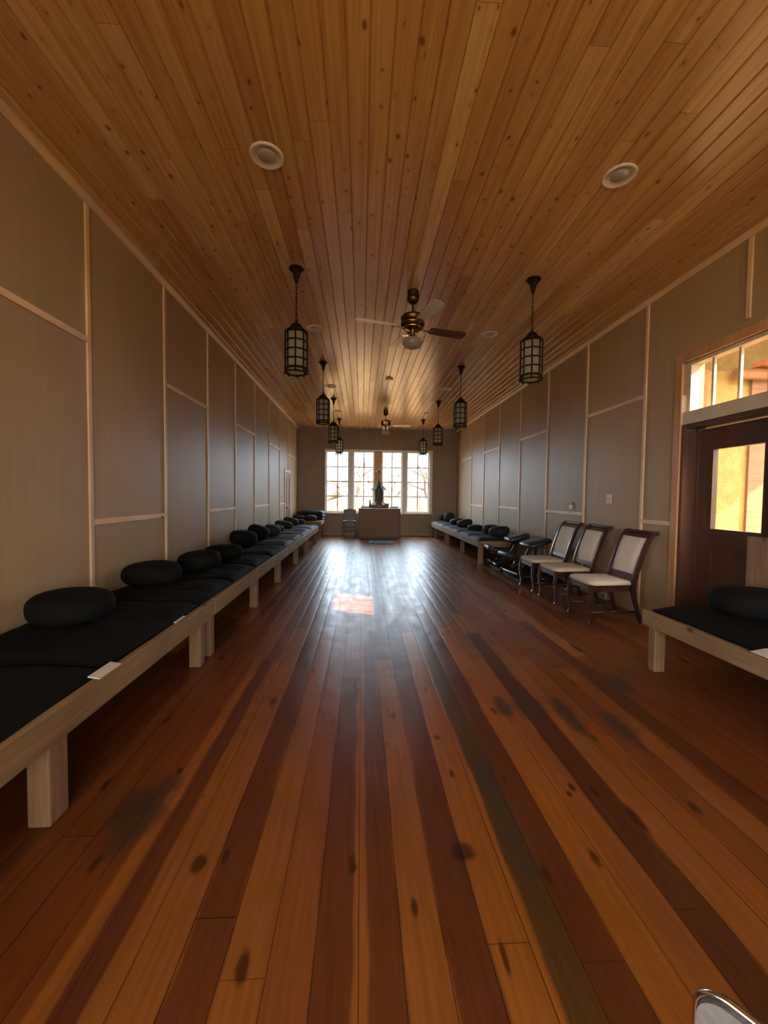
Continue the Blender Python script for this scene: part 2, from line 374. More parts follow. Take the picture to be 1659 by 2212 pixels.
# ---------------------------------------------------------------- mesh helpers
class B:
    def __init__(s): s.bm = bmesh.new()
    def box(s, lo, hi, mat=None, bevel=0):
        lo, hi = Vector(lo), Vector(hi)
        r = bmesh.ops.create_cube(s.bm, size=1)
        m = Matrix.Translation((lo+hi)/2) @ Matrix.Diagonal((*(hi-lo), 1))
        if mat is not None: m = mat @ m
        bmesh.ops.transform(s.bm, matrix=m, verts=r['verts'])
        if bevel:
            ed = list({e for v in r['verts'] for e in v.link_edges})
            bmesh.ops.bevel(s.bm, geom=ed, offset=bevel, segments=2, affect='EDGES', profile=.5)
        return s
    def tube(s, pts, rad, seg=8, cap=True):
        """round bar along points; rad a number or a list"""
        pts = [Vector(p) for p in pts]; n = len(pts)
        rads = rad if isinstance(rad, (list, tuple)) else [rad]*n
        rings = []; up = None
        for i, p in enumerate(pts):
            d = (pts[min(i+1, n-1)] - pts[max(i-1, 0)]).normalized()
            if up is None: up = Vector((0, 0, 1)) if abs(d.z) < .9 else Vector((1, 0, 0))
            a = d.cross(up).normalized(); b = a.cross(d).normalized(); up = b
            rings.append([s.bm.verts.new(p + (a*math.cos(2*PI*k/seg) + b*math.sin(2*PI*k/seg))*rads[i]) for k in range(seg)])
        for i in range(n-1):
            for k in range(seg):
                s.bm.faces.new((rings[i][k], rings[i][(k+1) % seg], rings[i+1][(k+1) % seg], rings[i+1][k]))
        if cap:
            s.bm.faces.new(rings[0][::-1]); s.bm.faces.new(rings[-1])
        return s
    def bar(s, pts, wx, wy, side):
        """rectangular section swept along points; side = the fixed width axis; wx along side, wy across"""
        pts = [Vector(p) for p in pts]; n = len(pts); side = Vector(side).normalized(); rings = []
        wys = wy if isinstance(wy, (list, tuple)) else [wy]*n
        wxs = wx if isinstance(wx, (list, tuple)) else [wx]*n
        for i, p in enumerate(pts):
            d = (pts[min(i+1, n-1)] - pts[max(i-1, 0)]).normalized()
            q = d.cross(side).normalized()
            rings.append([s.bm.verts.new(p + side*a*wxs[i]/2 + q*b*wys[i]/2) for a, b in ((-1, -1), (1, -1), (1, 1), (-1, 1))])
        for i in range(n-1):
            for k in range(4): s.bm.faces.new((rings[i][k], rings[i][(k+1) % 4], rings[i+1][(k+1) % 4], rings[i+1][k]))
        s.bm.faces.new(rings[0][::-1]); s.bm.faces.new(rings[-1]); return s
    def lathe(s, prof, seg=24, center=(0, 0, 0), phase=0):
        c = Vector(center); rings = []
        for r, z in prof:
            if r < 1e-5: rings.append([s.bm.verts.new(c + Vector((0, 0, z)))])
            else: rings.append([s.bm.verts.new(c + Vector((r*math.cos(2*PI*k/seg+phase), r*math.sin(2*PI*k/seg+phase), z))) for k in range(seg)])
        for i in range(len(rings)-1):
            a, b = rings[i], rings[i+1]
            for k in range(seg):
                k2 = (k+1) % seg
                if len(a) == 1 and len(b) == 1: continue
                if len(a) == 1: s.bm.faces.new((a[0], b[k2], b[k]))
                elif len(b) == 1: s.bm.faces.new((a[k], a[k2], b[0]))
                else: s.bm.faces.new((a[k], a[k2], b[k2], b[k]))
        return s
    def prism(s, poly, a, b, axis=1):
        """polygon in the two other axes, extruded from a to b along axis"""
        def P(q, h):
            v = [0, 0, 0]; o = [i for i in range(3) if i != axis]; v[o[0]], v[o[1]] = q; v[axis] = h; return Vector(v)
        va = [s.bm.verts.new(P(q, a)) for q in poly]; vb = [s.bm.verts.new(P(q, b)) for q in poly]; n = len(poly)
        s.bm.faces.new(va); s.bm.faces.new(vb[::-1])
        for i in range(n): s.bm.faces.new((va[i], vb[i], vb[(i+1) % n], va[(i+1) % n]))
        return s
    def torus(s, c, R1, r, mat=None, sx=1, seg=14, seg2=6):
        rings = []
        for i in range(seg):
            a = 2*PI*i/seg; ring = []
            for j in range(seg2):
                b = 2*PI*j/seg2
                v = Vector(((R1 + r*math.cos(b))*math.cos(a)*sx, 0, (R1 + r*math.cos(b))*math.sin(a)))
                v.y = r*math.sin(b)
                if mat is not None: v = mat @ v
                ring.append(s.bm.verts.new(Vector(c) + v))
            rings.append(ring)
        for i in range(seg):
            for j in range(seg2):
                s.bm.faces.new((rings[i][j], rings[(i+1) % seg][j], rings[(i+1) % seg][(j+1) % seg2], rings[i][(j+1) % seg2]))
        return s
    def build(s, name, mat, parent=None, smooth=False, loc=None, angle=None):
        bmesh.ops.recalc_face_normals(s.bm, faces=s.bm.faces)
        me = bpy.data.meshes.new(name); s.bm.to_mesh(me); s.bm.free()
        if mat is not None: me.materials.append(mat)
        if smooth:
            me.polygons.foreach_set('use_smooth', [True]*len(me.polygons))
            if angle is not None: me.set_sharp_from_angle(angle=R(angle))
        o = bpy.data.objects.new(name, me); C.objects.link(o)
        if parent: o.parent = parent
        if loc: o.location = loc
        return o

def tag(o, label=None, cat=None, group=None, kind=None):
    if label: o['label'] = label
    if cat: o['category'] = cat
    if group: o['group'] = group
    if kind: o['kind'] = kind
    return o
def empty(name, loc=(0, 0, 0), rz=0, label=None, cat=None, group=None, kind=None):
    o = bpy.data.objects.new(name, None); C.objects.link(o); o.location = loc; o.rotation_euler = (0, 0, rz)
    o.empty_display_size = .1
    return tag(o, label, cat, group, kind)
def struct(name, b, mat, **kw):
    return tag(b.build(name, mat, **kw), kind='structure')
def copy_tree(o, parent=None):
    c = o.copy(); C.objects.link(c); c.parent = parent
    for ch in list(o.children): copy_tree(ch, c)
    return c

# ================================================================= THE ROOM
b = B(); b.box((XL-.3, YB-.2, -.12), (XR+.2, YF+.2, 0)); struct('floor', b, M['floor'])

# ceiling: tongue and groove boards, each with bevelled edges, all along the room
def build_ceiling():
    b = B(); W0 = .1215; X0 = -.097
    k0 = math.floor((XL - X0)/W0); k1 = math.ceil((XR - X0)/W0)
    prof = []
    for k in range(k0, k1):
        a = X0 + k*W0; c = a + W0
        prof += [(a + .0018, ZC + .0085), (a + .0080, ZC), (c - .0080, ZC), (c - .0018, ZC + .0085)]
    va = [b.bm.verts.new((x, YB-.1, z)) for x, z in prof]; vb = [b.bm.verts.new((x, YF+.1, z)) for x, z in prof]
    for i in range(len(prof)-1): b.bm.faces.new((va[i], vb[i], vb[i+1], va[i+1]))
    b.box((XL-.3, YB-.2, ZC+.0095), (XR+.3, YF+.2, ZC+.2))
    o = b.build('ceiling', M['ceiling']); tag(o, kind='structure')
build_ceiling()

TH = .24
def wall_y(name, x0, x1, ya, yb, holes):
    """a wall running along Y with rectangular holes (y0,y1,z0,z1), holes sorted by y"""
    b = B(); y = ya
    for (h0, h1, z0, z1) in holes:
        if h0 > y: b.box((x0, y, 0), (x1, h0, ZC))
        if z0 > 0: b.box((x0, h0, 0), (x1, h1, z0))
        if z1 < ZC: b.box((x0, h0, z1), (x1, h1, ZC))
        y = h1
    b.box((x0, y, 0), (x1, yb, ZC)); struct(name, b, M['wall'])
LW = [(-3.3, -1.95, .85, 2.95), (-1.55, -.2, .85, 2.95)]
wall_y('wall_left', XL-TH, XL, YB, YF, LW)
DY0, DY1 = 3.06, 4.04            # entrance door opening
wall_y('wall_right', XR, XR+TH, YB, YF, [(DY0-.02, DY1+.02, 0, 2.76)])
b = B()
b.box((XL-TH, YF, 0), (-1.25, YF+TH, ZC)); b.box((2.43, YF, 0), (XR+TH, YF+TH, ZC))
b.box((-1.25, YF, 0), (2.43, YF+TH, .78)); b.box((-1.25, YF, 2.93), (2.43, YF+TH, ZC))
M['wall_far'] = plain('brown_shaded_end_wall', (.27, .19, .135), .55, 0, .08, 3)  # browner paint, with the backlit wall's shade put into the colour
struct('wall_far', b, M['wall_far'])
BWH = [(-1.75, -.35), (-.15, 1.25), (1.45, 2.85)]
b = B(); b.box((XL-TH, YB-TH, 0), (XR+TH, YB, .75)); b.box((XL-TH, YB-TH, 2.95), (XR+TH, YB, ZC))
for x0, x1 in ((XL-TH, -1.75), (-.35, -.15), (1.25, 1.45), (2.85, XR+TH)): b.box((x0, YB-TH, .75), (x1, YB, 2.95))
struct('wall_back', b, M['wall'])

# trim: battens over the panel joints, rails, crown
tn = [0]
def trim(lo, hi, mat, bev=.003, base='trim'):
    tn[0] += 1; b = B(); b.box(lo, hi, bevel=bev); return struct(f'trim_{tn[0]}', b, mat)
YS = [3.35 + 1.24*k for k in range(-5, 9)]
BW = .021
for side in (-1, 1):
    x = XL if side < 0 else XR; lo_x, hi_x = (x, x+.016) if side < 0 else (x-.016, x)
    for i, y in enumerate(YS):
        k = i - 5; yy = y + (.03 if k == 5 else 0)
        if side < 0 and k == 7:                          # broken by the small door
            trim((lo_x, 12.03-BW, 2.10), (hi_x, 12.03+BW, ZC-.03), M['trim_z']); continue
        if side < 0 and any(h0-.06 < yy < h1+.06 for h0, h1, _, _ in LW): continue
        if side > 0 and k == 0:
            trim((lo_x, yy-BW, 2.90), (hi_x, yy+BW, ZC-.03), M['trim_z']); continue
        trim((lo_x, yy-BW, 0), (hi_x, yy+BW, ZC-.03), M['trim_z'])
    for k in range(-1, 9):
        y0 = 3.35 + 1.24*k; y1 = min(y0 + 1.24, YF); low = (k % 2 == 0) if side < 0 else (k % 2 == 0)
        z = 1.125 if low else 2.545
        if side < 0 and k == 6: y1 = 11.52
        if side < 0 and k < 0 and z < 2: continue
        if side > 0 and k == 0: y0 = 4.11; z = 1.10
        if side > 0 and k < 0: continue
        if side < 0 and k == 8: continue
        if side > 0 and k == 8: continue
        trim((lo_x, y0+BW+.001, z-.024), (hi_x, y1-BW-.001, z+.024), M['trim_y'])
    # crown
    tn[0] += 1; b = B(); s = -side
    b.prism([(x, ZC-.05), (x+s*.018, ZC-.05), (x+s*.045, ZC-.018), (x+s*.045, ZC), (x, ZC)], YB, YF, 1)
    struct(f'trim_{tn[0]}', b, M['trim_y'])
M['wallpaint_z'] = plain('wall_colour_batten', (.31, .225, .16), .5, 0, .08, 10)
for x in (-.02, .50):
    trim((x-.02, YF-.014, 2.98), (x+.02, YF, ZC), M['wallpaint_z'])
for x in (1.86,):
    trim((x-.02, YF-.014, 0), (x+.02, YF, .76), M['wallpaint_z'])
trim((2.50, YF-.014, 2.50), (XR, YF, 2.54), M['wallpaint_z'])
trim((XL, YF-.014, 2.50), (-1.32, YF, 2.54), M['wallpaint_z'])
b = B(); b.box((XL, YF-.02, 0), (XR, YF, .09), bevel=.004); struct('baseboard_far', b, M['wallpaint_z'])

# ---------------------------------------------------------------- far window
wn = [0]
def window_unit_far(x0, x1, z0, z1):
    wn[0] += 1; t = empty(f'window_{wn[0]}', ((x0+x1)/2, YF+.08, z0)); tag(t, kind='structure')
    w2 = (x1-x0)/2; h = z1-z0; b = B()
    fw = .045
    b.box((-w2-fw, -.02, -fw), (-w2, .05, h+fw)).box((w2, -.02, -fw), (w2+fw, .05, h+fw))
    b.box((-w2, -.02, -fw), (w2, .05, 0)).box((-w2, -.02, h), (w2, .05, h+fw))
    b.box((-w2, -.03, h/2-.02), (w2, .04, h/2+.02))
    b.build('frame', M['white_frame'], t)
    b = B(); b.box((-.020, -.005, 0), (.020, .02, h/2-.02)).box((-.020, -.005, h/2+.02), (.020, .02, h))
    for q in (.25, .75): b.box((-w2, -.004, h*q-.019), (w2, .019, h*q+.019))
    b.build('muntins', M['white_frame'], t)
    b = B(); b.box((-w2, .006, 0), (w2, .010, h)); b.build('pane', M['glass'], t)
for x0, x1 in ((-1.195, -.455), (-.27, .405), (.705, 1.372), (1.565, 2.30)):
    window_unit_far(x0 + .02, x1 - .02, .84, 2.84)
# outer frame, mullions and wooden post
b = B()
b.box((-1.25, YF-.012, .78), (-1.175-.045+.0, YF+.14, 2.93)); b.box((2.325, YF-.012, .78), (2.43, YF+.14, 2.93))
b.box((-1.22, YF-.012, .76), (2.325, YF+.14, .795)); b.box((-1.22, YF-.012, 2.885), (2.325, YF+.14, 2.93))
b.box((-.43, YF+.0, .795), (-.295, YF+.14, 2.885)); b.box((1.397, YF, .795), (1.54, YF+.14, 2.885))
b.box((-1.29, YF-.05, .745), (2.47, YF+.01, .775))
struct('window_frame_outer', b, M['white_frame']).name = 'trim_90'
b = B(); b.box((.43, YF-.02, .795), (.68, YF+.14, 2.885), bevel=.004); struct('trim_91', b, wood('yellow_pine_post', (.62, .38, .15), (.50, .28, .09), 2, .4, .3))

# ---------------------------------------------------------------- unseen windows added behind the camera for daylight (left wall)
for (y0, y1, z0, z1) in LW:
    wn[0] += 1; t = empty(f'window_{wn[0]}', (XL-.12, (y0+y1)/2, z0)); tag(t, kind='structure')
    w2 = (y1-y0)/2; h = z1-z0; b = B(); f = .05
    b.box((-.03, -w2, 0), (.03, -w2+f, h)).box((-.03, w2-f, 0), (.03, w2, h)).box((-.03, -w2+f, 0), (.03, w2-f, f)).box((-.03, -w2+f, h-f), (.03, w2-f, h))
    b.build('frame', M['white_frame'], t)
    b = B(); b.box((-.012, -.012, f), (.012, .012, h-f))
    for q in (.25, .5, .75): b.box((-.011, -w2+f, h*q-.012), (.011, w2-f, h*q+.012))
    b.build('muntins', M['white_frame'], t)
    b = B(); b.box((-.002, -w2+f, f), (.002, w2-f, h-f)); b.build('pane', M['glass'], t)

for x0, x1 in BWH:  # back wall windows, also unseen and added to light the near half
    wn[0] += 1; t = empty(f'window_{wn[0]}', ((x0+x1)/2, YB-.12, .75)); tag(t, kind='structure')
    w2 = (x1-x0)/2; h = 2.2; b = B(); f = .05
    b.box((-w2, -.03, 0), (-w2+f, .03, h)).box((w2-f, -.03, 0), (w2, .03, h)).box((-w2+f, -.03, 0), (w2-f, .03, f)).box((-w2+f, -.03, h-f), (w2-f, .03, h))
    b.build('frame', M['white_frame'], t)
    b = B(); b.box((-.012, -.012, f), (.012, .012, h-f))
    for q in (.25, .5, .75): b.box((-w2+f, -.011, h*q-.012), (w2-f, .011, h*q+.012))
    b.build('muntins', M['white_frame'], t)
    b = B(); b.box((-w2+f, -.002, f), (w2-f, .002, h-f)); b.build('pane', M['glass'], t)

# ---------------------------------------------------------------- entrance door with transom (right wall)
t = empty('door_1', (XR, (DY0+DY1)/2, 0)); tag(t, kind='structure')
def local(o):
    o.location = -Vector(t.location); return o
b = B()
cx0, cx1 = XR-.022, XR
b.box((cx0, DY1-.005, 0), (cx1, DY1+.085, 2.83), bevel=.004); b.box((cx0, DY0-.085, 0), (cx1, DY0+.005, 2.83), bevel=.004)
b.box((cx0, DY0+.005, 2.745), (cx1, DY1-.005, 2.83), bevel=.004)
local(b.build('casing', wood('reddish_pine_casing', (.52, .30, .15), (.38, .19, .09), 2, .4, .15), t))
b = B()
b.box((XR, DY1-.035, 0), (XR+.235, DY1+.018, 2.12)); b.box((XR, DY0-.018, 0), (XR+.235, DY0+.035, 2.12)); b.box((XR+.02, DY0+.035, 2.075), (XR+.235, DY1-.035, 2.12))
b.box((XR+.14, DY1-.06, 0), (XR+.155, DY1-.035, 2.075)); b.box((XR+.215, DY0+.035, 0), (XR+.235, DY1-.035, .03))
local(b.build('jamb', M['door'], t))
# leaf
b = B(); lx0, lx1 = XR+.155, XR+.20; g0, g1, gz0, gz1 = 3.30, 3.81, 1.075, 1.85
b.box((lx0, g1, .035), (lx1, DY1-.037, 2.065)).box((lx0, DY0+.037, .035), (lx1, g0, 2.065))
b.box((lx0, g0, .035), (lx1, g1, gz0)).box((lx0, g0, gz1), (lx1, g1, 2.065))
leaf = local(b.build('door_leaf', M['door'], t))
b = B(); m = .02
b.box((lx0-.008, g0-m, gz0-m), (lx0, g0, gz1+m)).box((lx0-.008, g1, gz0-m), (lx0, g1+m, gz1+m)).box((lx0-.008, g0, gz0-m), (lx0, g1, gz0)).box((lx0-.008, g0, gz1), (lx0, g1, gz1+m))
b.box((lx0-.008, g0, .22), (lx0, g0+.02, .86)).box((lx0-.008, g1-.02, .22), (lx0, g1, .86)).box((lx0-.008, g0+.02, .22), (lx0, g1-.02, .24)).box((lx0-.008, g0+.02, .84), (lx0, g1-.02, .86))
b.build('moulding', M['door'], leaf)
b = B(); b.box((lx0+.018, g0, gz0), (lx0+.022, g1, gz1)); b.build('pane', M['glass'], leaf)
# transom
b = B(); tx0, tx1 = XR+.03, XR+.12; z0, z1 = 2.12, 2.745
b.box((tx0-.03, DY0, z0), (tx1, DY1+.018, z0+.125)); b.box((tx0, DY0, z1-.03), (tx1, DY1+.018, z1+.01))
b.box((tx0-.045, DY1-.01, z0), (tx0, DY1+.018, z0+.3))
b.box((tx0, DY1-.06, z0+.125), (tx1, DY1+.018, z1-.03)); b.box((tx0, DY0-.018, z0+.125), (tx1, DY0+.05, z1-.03))
tr = local(b.build('transom_frame', M['cream_frame'], t))
b = B()
for y in (3.755, 3.48, 3.21): b.box((tx0+.03, y-.012, z0+.125), (tx0+.055, y+.012, z1-.03))
b.build('transom_muntins', M['cream_frame'], tr)
b = B(); b.box((tx0+.041, DY0+.05, z0+.125), (tx0+.044, DY1-.06, z1-.03)); b.build('transom_pane', M['glass'], tr)
# small door at the far left
t = empty('door_2', (XL, 11.93, 0)); tag(t, kind='structure')
b = B(); b.box((0, -.46, 0), (.022, -.38, 2.08), bevel=.003).box((0, .38, 0), (.022, .46, 2.08), bevel=.003).box((0, -.38, 2.0), (.022, .38, 2.08), bevel=.003); b.build('casing', M['trim_z'], t)
b = B(); b.box((0, -.38, .01), (.012, .38, 2.0)); leaf = b.build('door_leaf', wood('orange_brown_door', (.20, .095, .045), (.12, .05, .025), 2, .4, .2), t)
b = B()
for z0, z1 in ((.2, .95), (1.1, 1.85)):
    b.box((.012, -.26, z0), (.02, -.24, z1)).box((.012, .24, z0), (.02, .26, z1)).box((.012, -.24, z0), (.02, .24, z0+.02)).box((.012, -.24, z1-.02), (.02, .24, z1))
b.build('moulding', M['door'], leaf)
b = B(); b.lathe([(0, .0), (.012, 0), (.012, .03), (.027, .04), (.027, .055), (0, .065)], 16); k = b.build('knob', M['brass'], leaf, True); k.rotation_euler = (0, PI/2, 0); k.location = (.012, -.31, 1.0)

# ================================================================= OUTSIDE
b = B(); b.box((-60, -30, -.45), (60, 90, -.30)); struct('ground', b, M['earth'])
# porch end wall beside the entrance: stucco, then board siding
b = B(); b.box((XR+TH, 6.0, -.3), (5.93, 6.3, 3.32)); struct('wall_porch', b, M['stucco'])
b = B(); b.box((5.93, 5.96, -.3), (9.5, 6.3, 3.2)); struct('wall_porch_siding', b, M['siding']).name = 'wall_shed'
b = B(); b.box((4.95, 5.85, -.3), (5.13, 5.985, 3.3), bevel=.01)
tag(b.build('porch_post', M['viga']), 'brown square porch post against the yellow stucco, seen through the transom', 'post')
b = B(); b.box((5.93, 6.31, 3.2), (9.5, 6.6, 4.6)); b.box((XR+TH, 6.31, 3.32), (5.93, 6.6, 4.6)); struct('wall_upper_porch', b, M['stucco'])
b = B(); b.tube([(5.55, 5.85, 3.24), (7, 5.85, 3.24), (9.2, 5.85, 3.25)], [.075, .085, .085], 16)
tag(b.build('roof_log', M['viga'], smooth=True, angle=50), 'round brown roof log seen through the transom above the door', 'log')
b = B(); b.box((5.9, 5.2, 3.36), (9.4, 5.95, 3.42)); b.box((5.9, 5.2, 3.42), (9.4, 5.26, 3.5))
tag(b.build('porch_roof', M['porch_board']), 'orange board porch roof above the round log outside', 'roof')
b = B(); b.box((7.5, .2, -.3), (7.8, 3.2, 5.1)); struct('wall_sun_blocker', b, M['adobe'])  # unseen wall added to keep the sun off the door glass
b = B(); b.box((XR+TH+.01, -1.2, -.3), (7.8, -1.0, 5.1)); struct('wall_sky_blocker', b, M['adobe'])  # second unseen wall, added to cut the sky light on the stucco
b = B(); b.box((XR+TH+.01, 4.1, 4.0), (9.5, 6.30, 4.12)); tag(b.build('porch_shade_roof', M['porch_board']), 'unseen board roof added to shade the stucco outside the entrance door', 'shade roof')  # roof added out of view to shade the porch stucco

# trees, brush and grass beyond the far window
def make_tree(x, y, h, seed, label):
    rnd = random.Random(seed); t = empty('bare_tree', (x, y, -.3), 0, label, 'tree', 'bare trees outside the far window')
    tb, bb = B(), B()
    def grow(p, d, r, L, lev):
        n = 4; pts = [p]; q = p.copy(); dd = d.copy()
        for i in range(n):
            dd = (dd + Vector((rnd.uniform(-.22, .22), rnd.uniform(-.22, .22), rnd.uniform(-.06, .16)))).normalized()
            q = q + dd*L/n; pts.append(q.copy())
        rr = [r*(1-.45*i/n) for i in range(n+1)]
        (tb if lev == 0 else bb).tube(pts, rr, 6 if lev < 2 else 4)
        if lev < 4:
            for k in range(5 if lev == 0 else (4 if lev < 3 else 3)):
                i = rnd.randint(1 if lev else 2, n); a = rnd.uniform(0, 2*PI)
                side = Vector((math.cos(a), math.sin(a), rnd.uniform(-.1, .7))).normalized()
                grow(pts[i], (dd*.45 + side).normalized(), rr[i]*.68, L*rnd.uniform(.55, .75), lev+1)
    grow(Vector((0, 0, 0)), Vector((0, 0, 1)), .17, h*.45, 0)
    tb.build('trunk', M['bark'], t, True); bb.build('branches', M['bark'], t, True)
for x, y, h, s, lab in ((-1.9, 19.5, 5.6, 3, 'bare branching tree beyond the left end of the far window'), (.7, 21, 5.0, 8, 'bare tree behind the wooden post of the far window'),
                        (3.1, 19.0, 6.2, 5, 'bare spreading tree beyond the right pane of the far window'), (5.3, 24, 6.0, 21, 'far bare tree at the right edge of the far window'),
                        (-.6, 26, 6.5, 34, 'distant bare tree between the two left window units')):
    make_tree(x, y, h, s, lab)
def tufts(name, n, x0, x1, y0, y1, h, mat, lab, cat, seed):
    rnd = random.Random(seed); b = B()
    for i in range(n):
        x, y = rnd.uniform(x0, x1), rnd.uniform(y0, y1); a = rnd.uniform(0, PI); hh = h*rnd.uniform(.5, 1.2); w_ = .012*rnd.uniform(.7, 2)*(h+.3)
        dx, dy = math.cos(a)*w_, math.sin(a)*w_; lx, ly = rnd.uniform(-.25, .25)*hh, rnd.uniform(-.25, .25)*hh
        v = [b.bm.verts.new(q) for q in ((x-dx, y-dy, -.3), (x+dx, y+dy, -.3), (x+lx+dx*.3, y+ly+dy*.3, -.3+hh), (x+lx-dx*.3, y+ly-dy*.3, -.3+hh))]
        b.bm.faces.new(v)
    tag(b.build(name, mat), lab, cat, kind='stuff')
tufts('dry_grass', 9000, -9, 11, 16.5, 34, .85, M['grass'], 'tall dry golden grass outside below the far window', 'grass', 4)
tufts('brushwood', 2500, -10, 13, 26, 44, 2.4, M['brush'], 'bare brown brushwood beyond the golden grass outside', 'bushes', 9)

# ================================================================= CEILING FITTINGS
# recessed lamps
def make_recessed():
    t = empty('recessed_light')
    b = B(); b.lathe([(.112, 0), (.112, -.006), (.104, -.012), (.088, -.010), (.074, 0)], 40)
    b.lathe([(.074, 0), (.070, .0)], 40); b.build('trim_ring', M['white_metal'], t, True, angle=40)
    b = B(); b.lathe([(.083, -.0095), (.076, -.0045), (.058, -.002)], 36); b.build('baffle', plain('white_baffle', (.5, .46, .4), .35, 0, .05), t, True)
    b = B(); b.lathe([(.058, -.002), (.056, -.006), (.048, -.010), (0, -.014)], 36); b.build('lamp_face', M['lens'], t, True)
    return t
rec = make_recessed(); first = True
for k, y in enumerate((2.86, 5.68, 8.60, 11.12)):
    for x, s in ((-.655, 'left'), (1.76 if k else 1.79, 'right')):
        o = rec if first else copy_tree(rec); first = False
        o.location = (x, y, ZC); n = ('nearest the camera', 'beside the near ceiling fan', 'past the near ceiling fan', 'furthest away')[k]
        tag(o, f'round white recessed ceiling light on the {s} side, {n}', 'ceiling light', 'round recessed ceiling lights')
t = empty('smoke_detector', (.515, 7.96, ZC), 0, 'small round smoke detector on the middle ceiling boards between the fans', 'smoke detector')
b = B(); b.lathe([(.072, 0), (.072, -.018), (.062, -.034), (0, -.036)], 28); b.build('cover', M['plate'], t, True, angle=40)
b = B(); b.lathe([(.078, 0), (.078, -.008), (.072, -.008)], 28); b.build('base_plate', M['plate'], t, True, angle=40)

# hanging lanterns
def make_lantern():
    t = empty('hanging_lantern'); I = M['iron']; H0 = 2.60 - ZC; ph = 0
    b = B(); b.lathe([(.0, 0), (.075, 0), (.078, -.012), (.060, -.022), (.040, -.045), (.030, -.08), (.020, -.125), (.010, -.15), (0, -.152)], 8); b.build('canopy', I, t)
    b = B(); z = -.145; k = 0
    while z > -.535:
        m = Matrix.Rotation(PI/2*(k % 2) + .3, 3, 'Z')
        b.torus((0, 0, z-.018), .0135, .0032, m @ Matrix.Diagonal((.75, 1, 1.45)), 1, 12, 5); z -= .032; k += 1
    b.build('chain', I, t, True)
    zc = -.60      # shoulder of the cap
    b = B(); b.lathe([(0, zc+.075), (.012, zc+.072), (.022, zc+.058), (.05, zc+.042), (.068, zc+.015), (.080, zc-.0), (.114, zc-.022), (.116, zc-.034), (.106, zc-.040), (0, zc-.040)], 8, phase=ph)
    b.build('cap', I, t)
    b = B(); b.torus((0, 0, zc+.085), .014, .004, None, 1, 12, 6); b.build('hook_ring', I, t, True)
    r = .108; z1 = zc-.035; z0 = H0+.035
    b = B()
    P = [Vector((r*math.cos(PI/4*k+ph), r*math.sin(PI/4*k+ph), 0)) for k in range(8)]
    for p in P: b.tube([p+Vector((0, 0, z0-.03)), p+Vector((0, 0, z1))], .009, 6)
    hh = (z1 - z0)/4
    for i in range(5):
        zz = z0 + hh*i; th = .012 if i in (0, 4) else .0075
        for k in range(8):
            a, c = P[k], P[(k+1) % 8]; d = (c-a).normalized(); n = Vector((d.y, -d.x, 0))
            b.bar([a+Vector((0, 0, zz)), c+Vector((0, 0, zz))], th*2, .008, (0, 0, 1))
    for k in range(8):       # scalloped foot ring
        a, c = P[k]*1.02, P[(k+1) % 8]*1.02
        b.bar([a+Vector((0, 0, z0-.045)), (a+c)/2*.97+Vector((0, 0, z0-.038)), c+Vector((0, 0, z0-.045))], .016, .010, (0, 0, 1))
        b.tube([P[k]*1.03+Vector((0, 0, z0-.055)), P[k]*1.03+Vector((0, 0, z0-.03))], .010, 6)
    b.build('cage', I, t)
    b = B(); b.lathe([(r*.93, z0), (r*.93, z1)], 8, phase=ph); b.build('glass', M['milk'], t)
    b = B(); b.lathe([(.088, z0-.030), (.0, z0-.030)], 8, phase=ph); b.build('bottom_glass', M['milk'], t)
    return t
lan = make_lantern(); first = True
LY = ((4.22, 4.24), (7.10, 7.12), (9.70, 9.72), (12.2, 12.1))
for k in range(4):
    for j, (x, s) in enumerate(((-.672, 'left'), (1.765 if k < 2 else 1.81, 'right'))):
        o = lan if first else copy_tree(lan); first = False
        o.location = (x if k != 1 or j == 0 else 1.715, LY[k][j], ZC); o.rotation_euler.z = PI/8*0 + (.08, .45)[j] + .1*k
        n = ('nearest the camera', 'second from the camera', 'third from the camera', 'furthest, before the far window')[k]
        tag(o, f'black iron lantern with milk glass in the {s} row, {n}', 'lantern', 'hanging iron lanterns')

